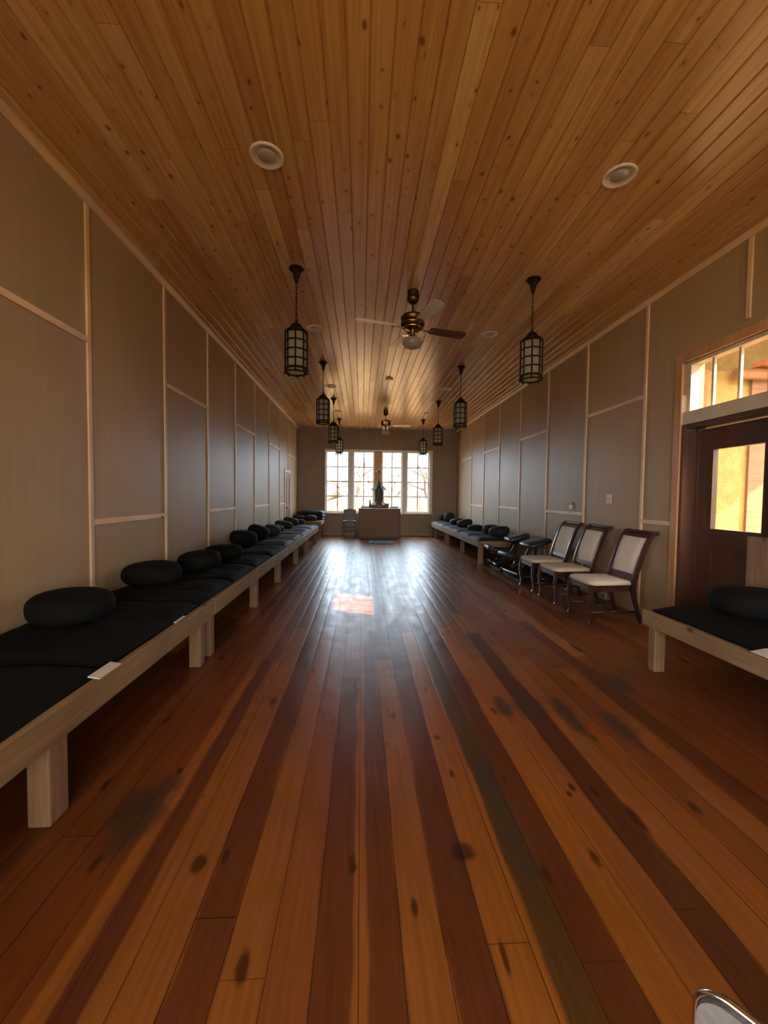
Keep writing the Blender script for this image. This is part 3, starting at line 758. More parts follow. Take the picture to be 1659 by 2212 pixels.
# ceiling fans
def make_fan():
    t = empty('ceiling_fan')
    b = B(); b.lathe([(0, 0), (.062, 0), (.066, -.03), (.058, -.05), (.070, -.075), (.066, -.10), (.045, -.13), (.022, -.145), (0, -.145)], 28); b.build('canopy', M['bronze'], t, True, angle=50)
    b = B(); b.tube([(0, 0, -.14), (0, 0, -.26)], .0125, 14); b.build('downrod', M['bronze'], t, True, angle=50)
    b = B(); b.lathe([(0, -.235), (.035, -.24), (.075, -.252), (.112, -.268), (.130, -.285), (.132, -.30), (.127, -.305), (.127, -.355), (.132, -.36), (.130, -.375), (.112, -.40), (.09, -.415), (0, -.415)], 40)
    mo = b.build('motor_housing', M['bronze'], t, True, angle=50)
    b = B(); b.lathe([(.1325, -.296), (.1355, -.300), (.1325, -.304)], 40); b.lathe([(.1325, -.356), (.1355, -.362), (.1325, -.366)], 40); b.lathe([(.112, -.398), (.120, -.402), (.095, -.418)], 40); b.build('brass_band', M['brass'], mo, True)
    b = B(); b.lathe([(.055, -.41), (.055, -.42), (.034, -.43), (.030, -.47), (.034, -.495), (.060, -.505), (.075, -.515), (.075, -.525), (0, -.525)], 28); b.build('light_fitter', M['brass'], t, True, angle=50)
    b = B(); b.lathe([(.070, -.515), (.098, -.530), (.110, -.555), (.108, -.580), (.094, -.603), (.066, -.618), (.03, -.626), (0, -.628)], 36); b.build('glass_globe', M['globe'], t, True)
    for k in range(4):
        a = PI/2*k; rot = Matrix.Rotation(a, 4, 'Z')
        b = B(); b.bar([(.09, 0, -.405), (.14, 0, -.418), (.20, 0, -.408), (.25, 0, -.402)], .026, .006, (0, 1, 0)); b.bar([(.20, -.03, -.405), (.24, -.03, -.400)], .03, .005, (0, 1, 0)); b.bar([(.20, .03, -.41), (.24, .03, -.405)], .03, .005, (0, 1, 0))
        br = b.build('blade_bracket', M['brass'], t); br.matrix_local = rot
        bl = empty_part('blade', t); 
        pitch = Matrix.Rotation(R(-13), 4, 'X')
        outl = [(.205, -.048), (.23, -.056), (.60, -.068), (.64, -.060), (.66, -.035), (.66, .035), (.64, .060), (.60, .068), (.23, .056), (.205, .048)]
        b = B(); va = [b.bm.verts.new(pitch @ Vector((x, y, 0))) for x, y in outl]; vb = [b.bm.verts.new(pitch @ Vector((x, y, .006))) for x, y in outl]
        n = len(outl); f0 = b.bm.faces.new(va); f1 = b.bm.faces.new(vb[::-1])
        for i in range(n): b.bm.faces.new((va[i], vb[i], vb[(i+1) % n], va[(i+1) % n]))
        me = bpy.data.meshes.new('blade'); bmesh.ops.recalc_face_normals(b.bm, faces=b.bm.faces); b.bm.to_mesh(me); b.bm.free()
        me.materials.append(M['blade_low'] if k != 0 else M['blade_top'])
        bl.data = me; bl.matrix_local = rot @ Matrix.Translation((0, 0, -.402))
    return t
def empty_part(name, parent):
    o = bpy.data.objects.new(name, bpy.data.meshes.new(name)); C.objects.link(o); o.parent = parent; return o
fan = make_fan(); fan.location = (.55, 4.58, ZC); fan.rotation_euler.z = R(16)
tag(fan, 'brass and bronze ceiling fan with four blades and frosted globe, near one', 'ceiling fan', 'ceiling fans')
f2 = copy_tree(fan); f2.location = (.625, 10.9, ZC); f2.rotation_euler.z = R(-3)
tag(f2, 'ceiling fan with pale blades hanging before the far window, further one', 'ceiling fan', 'ceiling fans')
for ch in f2.children:
    if ch.name.startswith('blade') and 'bracket' not in ch.name and ch.data.materials[0] == M['blade_top']:
        ch.data = ch.data.copy(); ch.data.materials[0] = M['blade_low']

# ================================================================= BENCHES
def bench(name, xf, xb, y0, y1, top, legs, label, rail_h=.135, group='long wooden sitting platforms', end_low=False):
    """xf = aisle face x, xb = wall side x"""
    t = empty(name, ((xf+xb)/2, (y0+y1)/2, 0), 0, label, 'bench', group)
    off = -Vector(t.location); s = 1 if xf > xb else -1      # s points to the aisle
    def L(b, n, m):
        o = b.build(n, m, t); o.location = off; return o
    b = B(); b.box((min(xf, xf-s*.04), y0+.004, top-rail_h), (max(xf, xf-s*.04), y1-.004, top), bevel=.005); L(b, 'front_rail', M['bench_y'])
    b = B(); x0, x1 = sorted((xf-s*.042, xb)); b.box((x0, y0+.004, top-.055), (x1, y1-.004, top-.015))
    L(b, 'platform', M['bench_y'])
    for ye in (y0+.004, y1-.044):
        b = B(); x0, x1 = sorted((xf-s*.042, xb)); b.box((x0, ye, top-rail_h), (x1, ye+.04, top-.056), bevel=.004); L(b, 'end_rail', M['bench_x'])
    b = B(); x0, x1 = sorted((xb, xb+s*.04)); b.box((x0, y0+.045, top-rail_h), (x1, y1-.045, top-.056)); L(b, 'wall_rail', M['bench_y'])
    for (ly, w_) in legs:
        for xx in (xf-s*.042, xb+s*.14):
            x0, x1 = sorted((xx, xx-s*.09))
            b = B(); b.box((x0, ly-w_/2, 0), (x1, ly+w_/2, top-rail_h-.0 if False else top-.057), bevel=.008); L(b, 'leg', M['bench_z'])
    return t
LB, LX = -1.205, XL+.02
bench('platform_bench', LB, LX, -.9, 3.40, .495, [(-.75, .09), (1.725, .11), (3.26, .09)], 'pale wooden platform bench along the left wall, segment nearest the camera')
bench('platform_bench', LB, LX, 3.41, 6.88, .495, [(3.475, .09), (4.98, .09), (6.37, .09)], 'middle pale wooden platform bench on the left between the two rail joints')
bench('platform_bench', LB, LX, 6.89, 11.6, .495, [(8.10, .09), (9.60, .09), (11.45, .09)], 'far segment of the left wooden platform bench ending at the small door')
bench('platform_bench', -1.225, LX, 12.5, 13.92, .575, [(12.75, .09), (13.75, .09)], 'short wooden platform bench in the far left corner under folded mats')
RB, RXX = 2.35, XR-.02
bench('platform_bench', RB, RXX, 8.09, 11.42, .485, [(8.16, .09), (9.65, .05), (11.30, .06)], 'near half of the right wooden platform bench, beside the kneeling chairs')
bench('platform_bench', RB, RXX, 11.43, 13.92, .485, [(11.51, .05), (13.1, .07)], 'far half of the right wooden platform bench in the far right corner')
bench('platform_bench', 2.26, RXX, .2, 3.125, .475, [(3.06, .075), (1.7, .09), (.35, .09)], 'wooden platform bench before the entrance door at the right edge', rail_h=.115)

# ---------------------------------------------------------------- mats and cushions
def mat_mesh(name, lx, ly, h, seed, mat, folds=3):
    rnd = random.Random(seed); b = B(); nx, ny = 22, 22
    def hgt(u, v):
        e = (1-abs(2*u-1)**7)*(1-abs(2*v-1)**7)
        return max(e, 0)**.5
    ph = [rnd.uniform(0, 6) for _ in range(8)]; cr = [(rnd.uniform(.15, .85), rnd.uniform(-.2, .2)) for _ in range(folds)]
    top, bot = [], []
    for i in range(nx+1):
        rt, rb = [], []
        for j in range(ny+1):
            u, v = i/nx, j/ny; q = hgt(u, v)
            # pinch the outline a little
            x = (u-.5)*lx*(1-.012*math.sin(v*9+ph[0])); y = (v-.5)*ly*(1-.02*math.sin(u*7+ph[1]))
            z = h*(.25+.75*q)
            z += .006*math.sin(u*11+ph[2]+3*v)*q + .005*math.sin(v*13+ph[3]+4*u)*q
            for c0, sl in cr:
                d = (v - c0 - sl*(u-.5))*ly; z -= .010*math.exp(-(d/.02)**2)*q
            # puffed quilting
            rt.append(b.bm.verts.new((x, y, z))); rb.append(b.bm.verts.new((x*.985, y*.985, 0)))
        top.append(rt); bot.append(rb)
    for i in range(nx):
        for j in range(ny):
            b.bm.faces.new((top[i][j], top[i+1][j], top[i+1][j+1], top[i][j+1])); b.bm.faces.new((bot[i][j], bot[i][j+1], bot[i+1][j+1], bot[i+1][j]))
    for i in range(nx):
        b.bm.faces.new((bot[i][0], bot[i+1][0], top[i+1][0], top[i][0])); b.bm.faces.new((top[i][ny], top[i+1][ny], bot[i+1][ny], bot[i][ny]))
        b.bm.faces.new((bot[0][i+1], bot[0][i], top[0][i], top[0][i+1])); b.bm.faces.new((top[nx][i], bot[nx][i], bot[nx][i+1], top[nx][i+1]))
    return b.build(name, mat, smooth=True, angle=60)
ORD = ['nearest the camera', 'second from the camera', 'third from the camera', 'fourth from the camera', 'fifth from the camera', 'sixth from the camera', 'seventh from the camera',
       'eighth from the camera', 'ninth from the camera', 'tenth from the camera', 'eleventh from the camera', 'twelfth from the camera']
zabs = [(.02, .96), (.98, 2.02), (2.05, 3.20), (3.23, 3.97), (4.0, 4.86), (4.9, 5.70), (5.74, 6.80), (6.84, 7.70), (7.74, 8.68), (8.71, 9.38), (9.42, 10.25), (10.28, 11.52)]
for i, (a, c) in enumerate(zabs):
    o = mat_mesh('sitting_mat', .86, c-a+.012, .072 if i != 3 else .085, i, M['black_cloth'] if i < 7 else M['black_cloth_lit'], 3 + (i % 3))
    o.location = (-1.675+.008*math.sin(i*2.3), (a+c)/2, .4815); o.rotation_euler.z = R(.5*math.sin(i*1.7))
    tag(o, f'flat black sitting mat on the left bench, {ORD[i]}', 'mat', 'black sitting mats on the left bench')
zr = [(8.06, 8.83), (8.86, 9.87), (9.90, 10.65), (10.68, 11.70), (11.74, 12.62), (12.66, 13.88)]
for i, (a, c) in enumerate(zr):
    o = mat_mesh('sitting_mat', .86, c-a+.01, .072, 40+i, M['black_cloth_lit'], 3); o.location = (2.79, (a+c)/2, .4715)
    tag(o, f'flat black sitting mat on the right bench, {ORD[i] if i else "nearest the kneeling chairs"}', 'mat', 'black sitting mats on the right bench')
for i, (a, c) in enumerate([(1.98, 3.10), (.95, 1.95)]):
    o = mat_mesh('sitting_mat', .88, c-a, .075, 60+i, M['black_cloth'], 3); o.location = (2.775, (a+c)/2, .461)
    tag(o, ('black sitting mat on the bench at the right edge, before the entrance door', 'black sitting mat on the right edge bench, nearer the camera')[i], 'mat', 'black sitting mats by the entrance')
for i, (a, c) in enumerate([(6.27, 7.12), (7.18, 8.02)]):
    o = mat_mesh('sitting_mat', .76, c-a, .06, 70+i, M['black_cloth_lit'], 2); o.location = (2.88, (a+c)/2, 0)
    tag(o, ('black mat on the floor under the kneeling chair beside the dining chairs', 'black mat on the floor under the kneeling chair beside the right bench')[i], 'mat', 'black mats on the floor')

def zafu_mesh(name, rx, ry, h, seed, mat):
    rnd = random.Random(seed); b = B(); seg = 48; prof = []
    N = 18; rings = []; ph = rnd.uniform(0, 6)
    for i in range(N+1):
        a = -PI/2 + PI*i/N; ca, sa = max(math.cos(a), 0), math.sin(a)
        r = ca**.52; z = math.copysign(abs(sa)**.82, sa)
        if i in (0, N): rings.append([b.bm.verts.new((0, 0, h/2 + z*h/2*.94))]); continue
        ring = []
        for k in range(seg):
            t = 2*PI*k/seg
            pleat = 1 + .010*math.cos(24*t)*(1 if abs(sa) < .8 else .3) + .03*math.sin(2*t+ph) + .018*math.sin(3*t+ph*2)
            zz = z*(1+.06*math.sin(t+ph))
            ring.append(b.bm.verts.new((rx*r*pleat*math.cos(t), ry*r*pleat*math.sin(t), h/2 + zz*h/2)))
        rings.append(ring)
    for i in range(N):
        A, Bq = rings[i], rings[i+1]
        for k in range(seg):
            k2 = (k+1) % seg
            if len(A) == 1: b.bm.faces.new((A[0], Bq[k2], Bq[k]))
            elif len(Bq) == 1: b.bm.faces.new((A[k], A[k2], Bq[0]))
            else: b.bm.faces.new((A[k], A[k2], Bq[k2], Bq[k]))
    return b.build(name, mat, smooth=True)
ZT = .545
# x, y, half widths, height, tilt x, tilt y
zl = [(-1.822, 2.66, .240, .215, .195, 0, 0), (-1.86, 3.72, .235, .21, .205, 0, 0), (-1.70, 4.40, .215, .20, .20, 0, -6), (-1.74, 5.26, .225, .21, .175, 0, 0), (-1.865, 6.50, .20, .24, .235, 0, 9),
      (-1.875, 7.43, .195, .24, .25, 0, 12), (-1.775, 8.22, .165, .20, .21, 0, 5), (-1.925, 9.1, .20, .18, .15, 0, 6), (-1.885, 9.95, .21, .17, .17, 0, 10), (-1.915, 11.1, .205, .17, .19, 0, 12), (-1.72, 11.42, .15, .13, .15, 0, 0)]
def cushion(x, y, rx, ry, h, tx, ty, z, seed, label, group, mat):
    o = zafu_mesh('meditation_cushion', rx, ry, h, seed, mat); lift = abs(math.sin(R(ty)))*rx*.5
    o.location = (x, y, z+lift*.95); o.rotation_euler = (R(tx), R(ty), 0); tag(o, label, 'cushion', group); return o
for i, (x, y, rx, ry, h, tx, ty) in enumerate(zl):
    q = {0: 'fat oval', 3: 'flat', 4: 'plump', 5: 'plump', 7: 'half hidden flat'}.get(i, 'round')
    cushion(x, y, rx, ry, h, tx, ty, ZT, i, f'{q} black meditation cushion on the left bench, {ORD[i]}', 'black cushions on the left bench', M['black_cloth'] if i < 6 else M['black_cloth_lit'])
zq = [(2.915, 8.42, .215, .20, .205, 0, -6), (2.93, 9.05, .19, .19, .20, 0, 0), (2.82, 9.95, .19, .17, .14, 0, 0), (2.83, 10.95, .21, .19, .20, 0, -10), (2.84, 12.0, .19, .19, .17, 0, -8), (2.87, 13.15, .18, .15, .31, 0, 0), (2.80, 13.72, .13, .10, .22, 0, 0)]
for i, (x, y, rx, ry, h, tx, ty) in enumerate(zq):
    q = {5: 'tall upright', 6: 'small, partly hidden', 2: 'flat'}.get(i, 'round')
    cushion(x, y, rx, ry, h, tx, ty, ZT-.01, 30+i, f'{q} black meditation cushion on the right bench, {ORD[i]}', 'black cushions on the right bench', M['black_cloth_lit'])
cushion(2.80, 2.74, .25, .22, .20, 0, 0, .53, 50, 'black cushion on the bench before the entrance door, cut by the frame', 'black cushions by the entrance', M['black_cloth'])
cushion(-1.955, 12.85, .18, .17, .155, 0, 6, .575, 51, 'dark flat cushion in the corner beside the folded mats, by the wall', 'cushions on the far left corner bench', M['black_cloth_lit'])
cushion(-1.575, 12.80, .19, .17, .165, 0, 0, .575, 52, 'grey-lit round cushion in the far left corner, aisle side', 'cushions on the far left corner bench', M['black_cloth_lit'])
for i in range(3):
    o = mat_mesh('folded_mat', .90-.02*i, .82, .095, 80+i, M['black_cloth_lit'], 4); o.location = (-1.665+.012*i, 13.46, .5755+.097*i)
    tag(o, f'folded dark mat in the far left corner, {("bottom", "middle", "top")[i]} of its stack', 'mat', 'folded mats stacked in the corner')

# papers
def paper(x, y, z, w_, l_, rz, label):
    b = B(); b.box((-w_/2, -l_/2, 0), (w_/2, l_/2, .004)); b.box((-w_/2, -l_/2, .0042), (w_/2*.96, l_/2*.98, .0052))
    o = b.build('paper_booklet', M['paper']); o.location = (x, y, z); o.rotation_euler.z = rz; tag(o, label, 'paper', 'papers on the benches')
    o.rotation_euler.y = R(9)*(1 if x < 0 else -1)
paper(-1.215, 1.985, .512, .055, .17, 0, 'small white paper at the bench edge, nearest the camera on the left')
paper(-1.222, 2.80, .508, .014, .15, 0, 'thin paper tucked beside the rail near the first bench joint')
paper(2.30, 2.10, .493, .10, .20, 0, 'white paper under the mat edge on the right edge bench')

# ================================================================= DINING CHAIRS
def make_chair():
    t = empty('dining_chair'); W = .255; mh = M['mahogany']
    # local: faces -X, origin under the seat's middle
    b = B(); prof = [(-.27, -.235), (-.262, .235), (.20, .19), (.20, -.19)]
    def seat(b, k, z):
        return [b.bm.verts.new((x*k+(1-k)*-.03, y*k, z)) for x, y in rounded]
    rounded = []
    base = [(-.275, -.14), (-.268, -.21), (-.22, -.255), (.20, -.215), (.215, -.19), (.215, .19), (.20, .215), (-.22, .255), (-.268, .21), (-.275, .14)]
    rounded = base
    lv = [(.985, .422), (1.0, .430), (1.0, .445), (.965, .458), (.86, .469), (.55, .477)]
    rings = [seat(b, k, z) for k, z in lv]
    for i in range(len(rings)-1):
        for k in range(len(base)):
            k2 = (k+1) % len(base); b.bm.faces.new((rings[i][k], rings[i][k2], rings[i+1][k2], rings[i+1][k]))
    b.bm.faces.new(rings[-1]); b.bm.faces.new(rings[0][::-1]); b.build('seat', M['linen'], t, True, angle=50)
    b = B(); b.box((-.262, -.215, .355), (-.240, .215, .424), bevel=.003); b.build('front_apron', M['apron'], t)
    b = B(); b.bar([(-.24, -.232, .39), (.19, -.202, .39)], .07, .02, (0, 0, 1)); b.bar([(-.24, .232, .39), (.19, .202, .39)], .07, .02, (0, 0, 1)); b.bar([(.19, -.19, .39), (.19, .19, .39)], .07, .02, (0, 0, 1)); b.build('side_apron', mh, t)
    for s in (-1, 1):
        b = B(); y = s*.228
        b.bar([(-.245, y, .424), (-.255, y, .36), (-.266, y, .28), (-.258, y, .18), (-.242, y, .08), (-.250, y, .02), (-.262, y, 0)], [.040, .038, .032, .026, .022, .023, .026], [.046, .044, .036, .028, .024, .026, .034], (0, 1, 0))
        b.build('front_leg', mh, t, True, angle=40)
        b = B(); y = s*.225
        b.bar([(.325, y*.96, 0), (.285, y*.96, .12), (.245, y*.96, .25), (.222, y*.96, .36), (.222, y, .45), (.245, y, .55), (.285, y, .68), (.335, y, .82), (.385, y, .93), (.430, y, .985), (.462, y, .995)], .030, [.036, .038, .042, .050, .052, .050, .048, .046, .042, .040, .030], (0, 1, 0))
        b.tube([(.452, y-.018, .984), (.452, y+.018, .984)], .024, 14)
        b.build('side_post', mh, t, True, angle=40)
    b = B(); b.tube([(.450, -.225, .986), (.450, .225, .986)], .020, 14); b.bar([(.395, -.212, .945), (.395, .212, .945)], .05, .022, (.62, 0, .78)); b.build('top_rail', mh, t, True, angle=40)
    b = B(); b.bar([(.240, -.212, .512), (.240, .212, .512)], .045, .022, (.2, 0, .98)); b.build('lower_rail', mh, t)
    # curved upholstered back
    b = B(); path = [(.252, .530), (.280, .64), (.312, .75), (.345, .84), (.385, .93)]; ny = 8; fr, bk = [], []
    for i, (x, z) in enumerate(path):
        rf, rb = [], []
        for j in range(ny+1):
            v = j/ny; y = (v-.5)*.415; e = (1-abs(2*v-1)**5)*(1-abs(2*i/4-1)**6)
            rf.append(b.bm.verts.new((x-.010-.028*max(e, 0)**.6, y, z))); rb.append(b.bm.verts.new((x+.014, y, z)))
        fr.append(rf); bk.append(rb)
    n = len(path)
    for i in range(n-1):
        for j in range(ny):
            b.bm.faces.new((fr[i][j], fr[i][j+1], fr[i+1][j+1], fr[i+1][j])); b.bm.faces.new((bk[i][j], bk[i+1][j], bk[i+1][j+1], bk[i][j+1]))
        b.bm.faces.new((fr[i][0], fr[i+1][0], bk[i+1][0], bk[i][0])); b.bm.faces.new((fr[i][ny], bk[i][ny], bk[i+1][ny], fr[i+1][ny]))
    for j in range(ny):
        b.bm.faces.new((fr[0][j], bk[0][j], bk[0][j+1], fr[0][j+1])); b.bm.faces.new((fr[-1][j], fr[-1][j+1], bk[-1][j+1], bk[-1][j]))
    b.build('back_pad', M['linen2'], t, True, angle=50)
    b = B()
    for s in (-1, 1): b.tube([(-.25, s*.226, .13), (.28, s*.216, .13)], .010, 8)
    b.tube([(.02, -.22, .13), (.02, .22, .13)], .010, 8); b.build('stretcher', mh, t, True)
    return t
ch = make_chair()
for i, (y, lab) in enumerate(((4.455, 'cream upholstered dining chair with dark scrolled frame, nearest the camera'), (5.255, 'cream upholstered dining chair with dark frame, middle of the three'),
                              (5.94, 'cream upholstered dining chair with dark frame, beside the black kneeling chairs'))):
    o = ch if i == 0 else copy_tree(ch); o.location = (2.735, y, 0); tag(o, lab, 'chair', 'dining chairs along the right wall')

# kneeling chairs
def make_kneeler():
    t = empty('kneeling_chair'); bk = M['black_metal']
    def pad(name, cx, cz, lx, ly, th, tilt, parent):
        b = B(); m = Matrix.Translation((cx, 0, cz)) @ Matrix.Rotation(R(tilt), 4, 'Y')
        b.box((-lx/2, -ly/2, -th/2), (lx/2, ly/2, th/2), m, bevel=th*.42); return b.build(name, M['leather'], parent, True, angle=70)
    seat = pad('seat_pad', .13, .545, .40, .42, .085, -16, t)
    b = B(); b.box((-.02, -.12, .47), (.25, .12, .482), Matrix.Translation((0, 0, 0)), bevel=.003); b.build('seat_plate', bk, seat)
    knee = pad('knee_pad', -.34, .325, .24, .44, .075, 22, t)
    for s in (-1, 1):
        b = B(); pts = [(-.30, s*.11, .055), (-.20, s*.11, .085), (-.08, s*.11, .17), (.02, s*.11, .30), (.10, s*.11, .46)]
        b.bar(pts, .022, .045, (0, 1, 0)); b.build('curved_arm', bk, t, True, angle=50)
        b = B(); b.tube([(.30, s*.11, .05), (.12, s*.11, .15), (-.10, s*.11, .24), (-.30, s*.11, .29)], .012, 8); b.build('knee_arm', bk, t, True)
        b = B(); b.bar([(-.235, s*.135, .11), (-.19, s*.135, .15), (-.16, s*.135, .20), (-.145, s*.135, .25)], .008, .035, (0, 1, 0)); b.build('chrome_bracket', M['chrome'], t, True, angle=50)
    for x, w_ in ((-.32, .27), (.31, .25)):
        b = B(); b.tube([(x, -w_, .06), (x, w_, .06)], .017, 12); fb = b.build('foot_bar', M['chrome'], t, True, angle=50)
        for s in (-1, 1):
            b = B(); b.tube([(x, s*(w_-.01), .06), (x, s*(w_+.03), .06)], .028, 12); b.build('caster_cap', bk, fb, True, angle=50)
    b = B(); b.tube([(-.32, 0, .06), (.31, 0, .06)], .016, 10); b.build('spine', bk, t, True)
    b = B(); b.tube([(.05, 0, .10), (.12, 0, .30), (.15, 0, .49)], .02, 12); b.build('gas_strut', bk, t, True)
    return t
kn = make_kneeler()
for i, (x, y, rz, lab) in enumerate(((2.83, 6.74, R(6), 'black kneeling chair with chrome fittings beside the dining chairs'), (2.85, 7.66, R(-4), 'black kneeling chair with chrome fittings beside the right bench end'))):
    o = kn if i == 0 else copy_tree(kn); o.location = (x, y, .05); o.rotation_euler.z = rz; tag(o, lab, 'kneeling chair', 'kneeling chairs')

# grey chair cut by the lower right corner
def corner_chair():
    t = empty('stacking_chair', (.56, .20, 0), 0, 'grey upholstered chair with a metal rim, cut off at the lower right corner', 'chair')
    d = Vector((.57, -.82, 0)).normalized(); n = Vector((.82, .57, 0)).normalized()
    rot = Matrix(((d.x, n.x, 0, 0), (d.y, n.y, 0, 0), (0, 0, 1, 0), (0, 0, 0, 1)))
    t.matrix_world = Matrix.Translation((.382+d.x*.205, .414+d.y*.205, 0)) @ rot
    # local x along the back, local y to the seat side
    b = B(); out = []; w2, z0, z1, r = .205, .50, .82, .028
    for cx, cz, a0 in ((w2-r, z1-r, 0), (-w2+r, z1-r, 90), (-w2+r, z0+r, 180), (w2-r, z0+r, 270)):
        for k in range(7): a = R(a0+15*k); out.append((cx+r*math.cos(a), cz+r*math.sin(a)))
    b.prism(out, -.008, .010, 1); b.build('backrest', M['grey_seat'], t)
    b = B(); pts = [(x*1.01, .001, z+.002) for x, z in out]; b.tube(pts + [pts[0]], .0035, 8); b.build('metal_rim', M['chrome'], t, True)
    b = B(); b.box((-.14, .05, .38), (.17, .36, .42), bevel=.018); b.build('seat', M['grey_seat'], t, True, angle=50)
    for s in (-1, 1):
        b = B(); b.tube([(s*.215, -.06, .01), (s*.215, .03, .42), (s*.20, .008, .62)], .011, 8); b.build('rear_leg', M['chrome'], t, True)
        b = B(); b.tube([(s*.14, .36, .01), (s*.13, .34, .38), (s*.17, .03, .39)], .011, 8); b.build('front_leg', M['chrome'], t, True)
corner_chair()

# board standing by the door
b = B(); b.box((XR-.06, 2.86, .0), (XR-.038, 3.215, 1.06), bevel=.003)
tag(b.build('tan_board', M['bench_z']), 'tan board standing against the door frame at the right edge', 'board')

# ================================================================= ALTAR END
t = empty('altar', (.575, 13.2, 0), 0, 'brown cloth covered altar box in front of the far window', 'altar')
b = B(); b.box((-.655, -.30, .055), (.655, .30, .945), bevel=.006); body = b.build('body', M['altar'], t)
b = B(); b.box((-.675, -.32, 0), (.675, .32, .055), bevel=.004); b.build('plinth', M['altar_dark'], t)
b = B(); b.box((-.67, -.32, .945), (.67, .32, .975), bevel=.005); b.build('top', M['altar_top'], t)
b = B(); b.box((-.665, -.308, .055), (-.64, -.300, .945)).box((.64, -.308, .055), (.665, -.300, .945)); b.build('corner_strip', M['altar_dark'], t)
b = B(); b.torus((0, -.301, .80), .10, .006, None, 1, 32, 6); b.torus((0, -.301, .80), .055, .004, None, 1, 24, 6); b.build('round_emblem', M['altar_top'], body, True)
# shrine
def shrine():
    t = empty('altar_shrine', (.56, 13.20, .975), 0, 'greenish grey shrine tower with a curved pointed roof on the altar', 'shrine')
    b = B(); prof = [(.345, 0), (.345, .10), (.30, .115), (.29, .13), (.235, .17), (.175, .225), (.165, .245)]
    # square plan made by a four sided turning
    k = math.sqrt(2)/1.0
    b.lathe([(0, 0)] + [(r*.86*1.0, z) for r, z in prof] + [(0, .245)], 8, phase=PI/8); b.build('base', M['stone_pink'], t)
    b = B(); b.lathe([(0, .245), (.172, .245), (.172, .275), (.160, .285), (.156, .62), (.166, .64), (0, .64)], 16); tw = b.build('tower', M['stone'], t)
    b = B()
    for a in range(-2, 3):
        q = Matrix.Rotation(R(a*22.5+11.25*0), 4, 'Z'); b.box((-.004, -.163, .30), (.004, -.155, .60), q)
    b.box((-.075, -.166, .33), (.075, -.157, .345)); b.box((-.075, -.166, .56), (.075, -.157, .575)); b.build('door_frame', M['altar_dark'], tw)
    b = B(); b.lathe([(0, .60), (.20, .602), (.252, .588), (.256, .60), (.222, .632), (.175, .68), (.118, .755), (.066, .84), (.022, .905), (0, .925)], 8, phase=PI/8); b.build('roof', M['stone'], t)
    b = B(); b.lathe([(0, .90), (.014, .905), (.010, .95), (.012, 1.02), (.012, 1.10), (.03, 1.13), (.085, 1.15), (.10, 1.175), (.085, 1.19), (.03, 1.20), (.012, 1.225), (0, 1.24)], 20); b.build('finial', M['stone_pink'], t, True)
    for x in (-.285,):
        b = B(); b.lathe([(0, 0), (.035, 0), (.035, .12), (.025, .16), (.022, .21), (.008, .27), (0, .31)], 12, (x, -.05, 0)); b.build('side_spire', M['stone'], t, True)
    b = B(); b.box((.20, -.20, 0), (.315, .02, .15), bevel=.012); b.build('side_block', M['stone_pink'], t)
shrine()
t = empty('incense_bowl', (.53, 12.95, .975), 0, 'small shining incense bowl at the front of the altar', 'bowl')
b = B(); b.lathe([(0, 0), (.030, 0), (.022, .015), (.045, .045), (.050, .070), (.046, .070), (.038, .045), (0, .03)], 20); b.build('bowl', M['chrome'], t, True)
b = B(); b.lathe([(0, .03), (.041, .055), (0, .062)], 16); b.build('ash', M['paper'], t, True)
for s, x in (('left', .12), ('right', 1.08)):
    b = B(); b.box((-.14, -.09, 0), (.14, .09, .03), bevel=.006).box((-.13, -.085, .031), (.13, .085, .052), bevel=.006)
    o = b.build('folded_cloth', M['paper']); o.location = (x - (.02 if s == 'right' else .0), 13.22, .975); tag(o, f'folded white cloth lying on the {s} side of the altar top', 'cloth', 'folded cloths on the altar')
o = mat_mesh('prostration_mat', .72, .88, .045, 99, M['black_cloth_lit'], 2); o.location = (.585, 11.90, 0)
tag(o, 'flat black mat on the floor in front of the altar', 'mat')
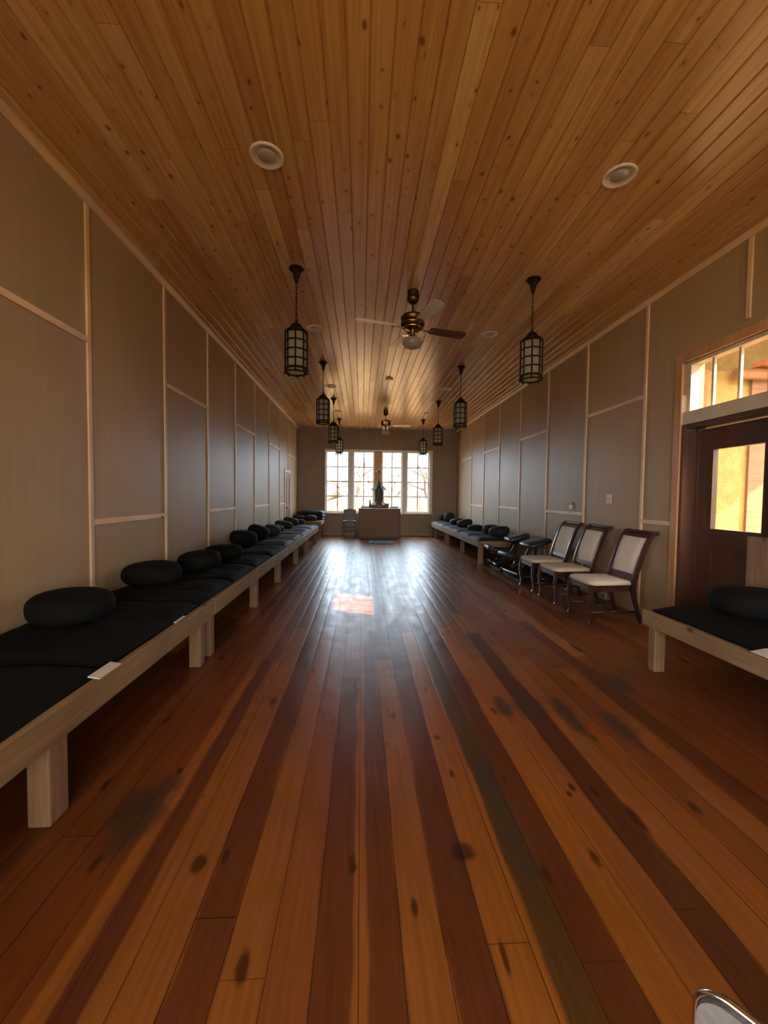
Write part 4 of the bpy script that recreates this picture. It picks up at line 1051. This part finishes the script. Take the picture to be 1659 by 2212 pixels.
# old chair by the window
def far_chair():
    t = empty('side_chair', (-.385, 13.42, 0), 0, 'old dark green chair beside the altar under the far window', 'chair'); wd = M['altar_dark']
    b = B(); b.box((-.205, -.22, .50), (.205, .20, .545), bevel=.015); b.build('seat', M['leather'], t, True, angle=50)
    b = B(); pts = [(-.20, .63), (-.205, .90), (-.12, .905), (-.07, .925), (.07, .925), (.12, .905), (.205, .90), (.20, .63)]
    b.prism(pts, .17, .205, 1); b.build('backrest', M['old_green'], t)
    for s in (-1, 1):
        b = B(); b.bar([(s*.195, .19, 0), (s*.19, .19, .5), (s*.19, .20, .66)], .032, .032, (1, 0, 0)); b.build('rear_leg', wd, t)
        b = B(); b.bar([(s*.19, -.19, 0), (s*.185, -.19, .5)], .034, .034, (1, 0, 0)); b.build('front_leg', wd, t)
    b = B()
    for z in (.20, .33): b.bar([(-.19, -.19, z), (.19, -.19, z)], .022, .018, (0, 0, 1)); b.bar([(-.19, .19, z), (.19, .19, z)], .022, .018, (0, 0, 1))
    b.build('stretcher', wd, t)
far_chair()

# ================================================================= WALL PLATES
t = empty('light_switch', (XR, 5.22, 1.355), 0, 'double light switch plate on the right wall above the middle dining chair', 'light switch')
b = B(); b.box((-.007, -.06, -.06), (0, .06, .06), bevel=.002); b.build('plate', M['plate'], t)
for s in (-1, 1):
    b = B(); b.box((-.018, s*.024-.005, -.012), (-.007, s*.024+.005, .012), bevel=.001); b.build('toggle', M['plate'], t)
t = empty('night_light', (XR, 6.18, 1.24), 0, 'small pale plug-in dispenser on the right wall above the far dining chair', 'dispenser')
b = B(); b.box((-.03, -.03, -.05), (0, .03, .02), bevel=.006); b.build('body', M['plate'], t)
b = B(); b.lathe([(0, .02), (.018, .02), (.022, .04), (.015, .062), (0, .066)], 16, (-.018, 0, 0)); b.build('cap', M['milk'], t, True)
t = empty('wall_outlet', (XR, 5.27, .055), 0, 'small white outlet box low on the right wall between the dining chairs', 'outlet')
b = B(); b.box((-.012, -.06, -.035), (0, .06, .035), bevel=.002); b.build('plate', M['plate'], t)
b = B(); b.box((-.015, -.03, -.015), (-.012, -.01, .015)).box((-.015, .01, -.015), (-.012, .03, .015)); b.build('socket', M['altar_dark'], t)
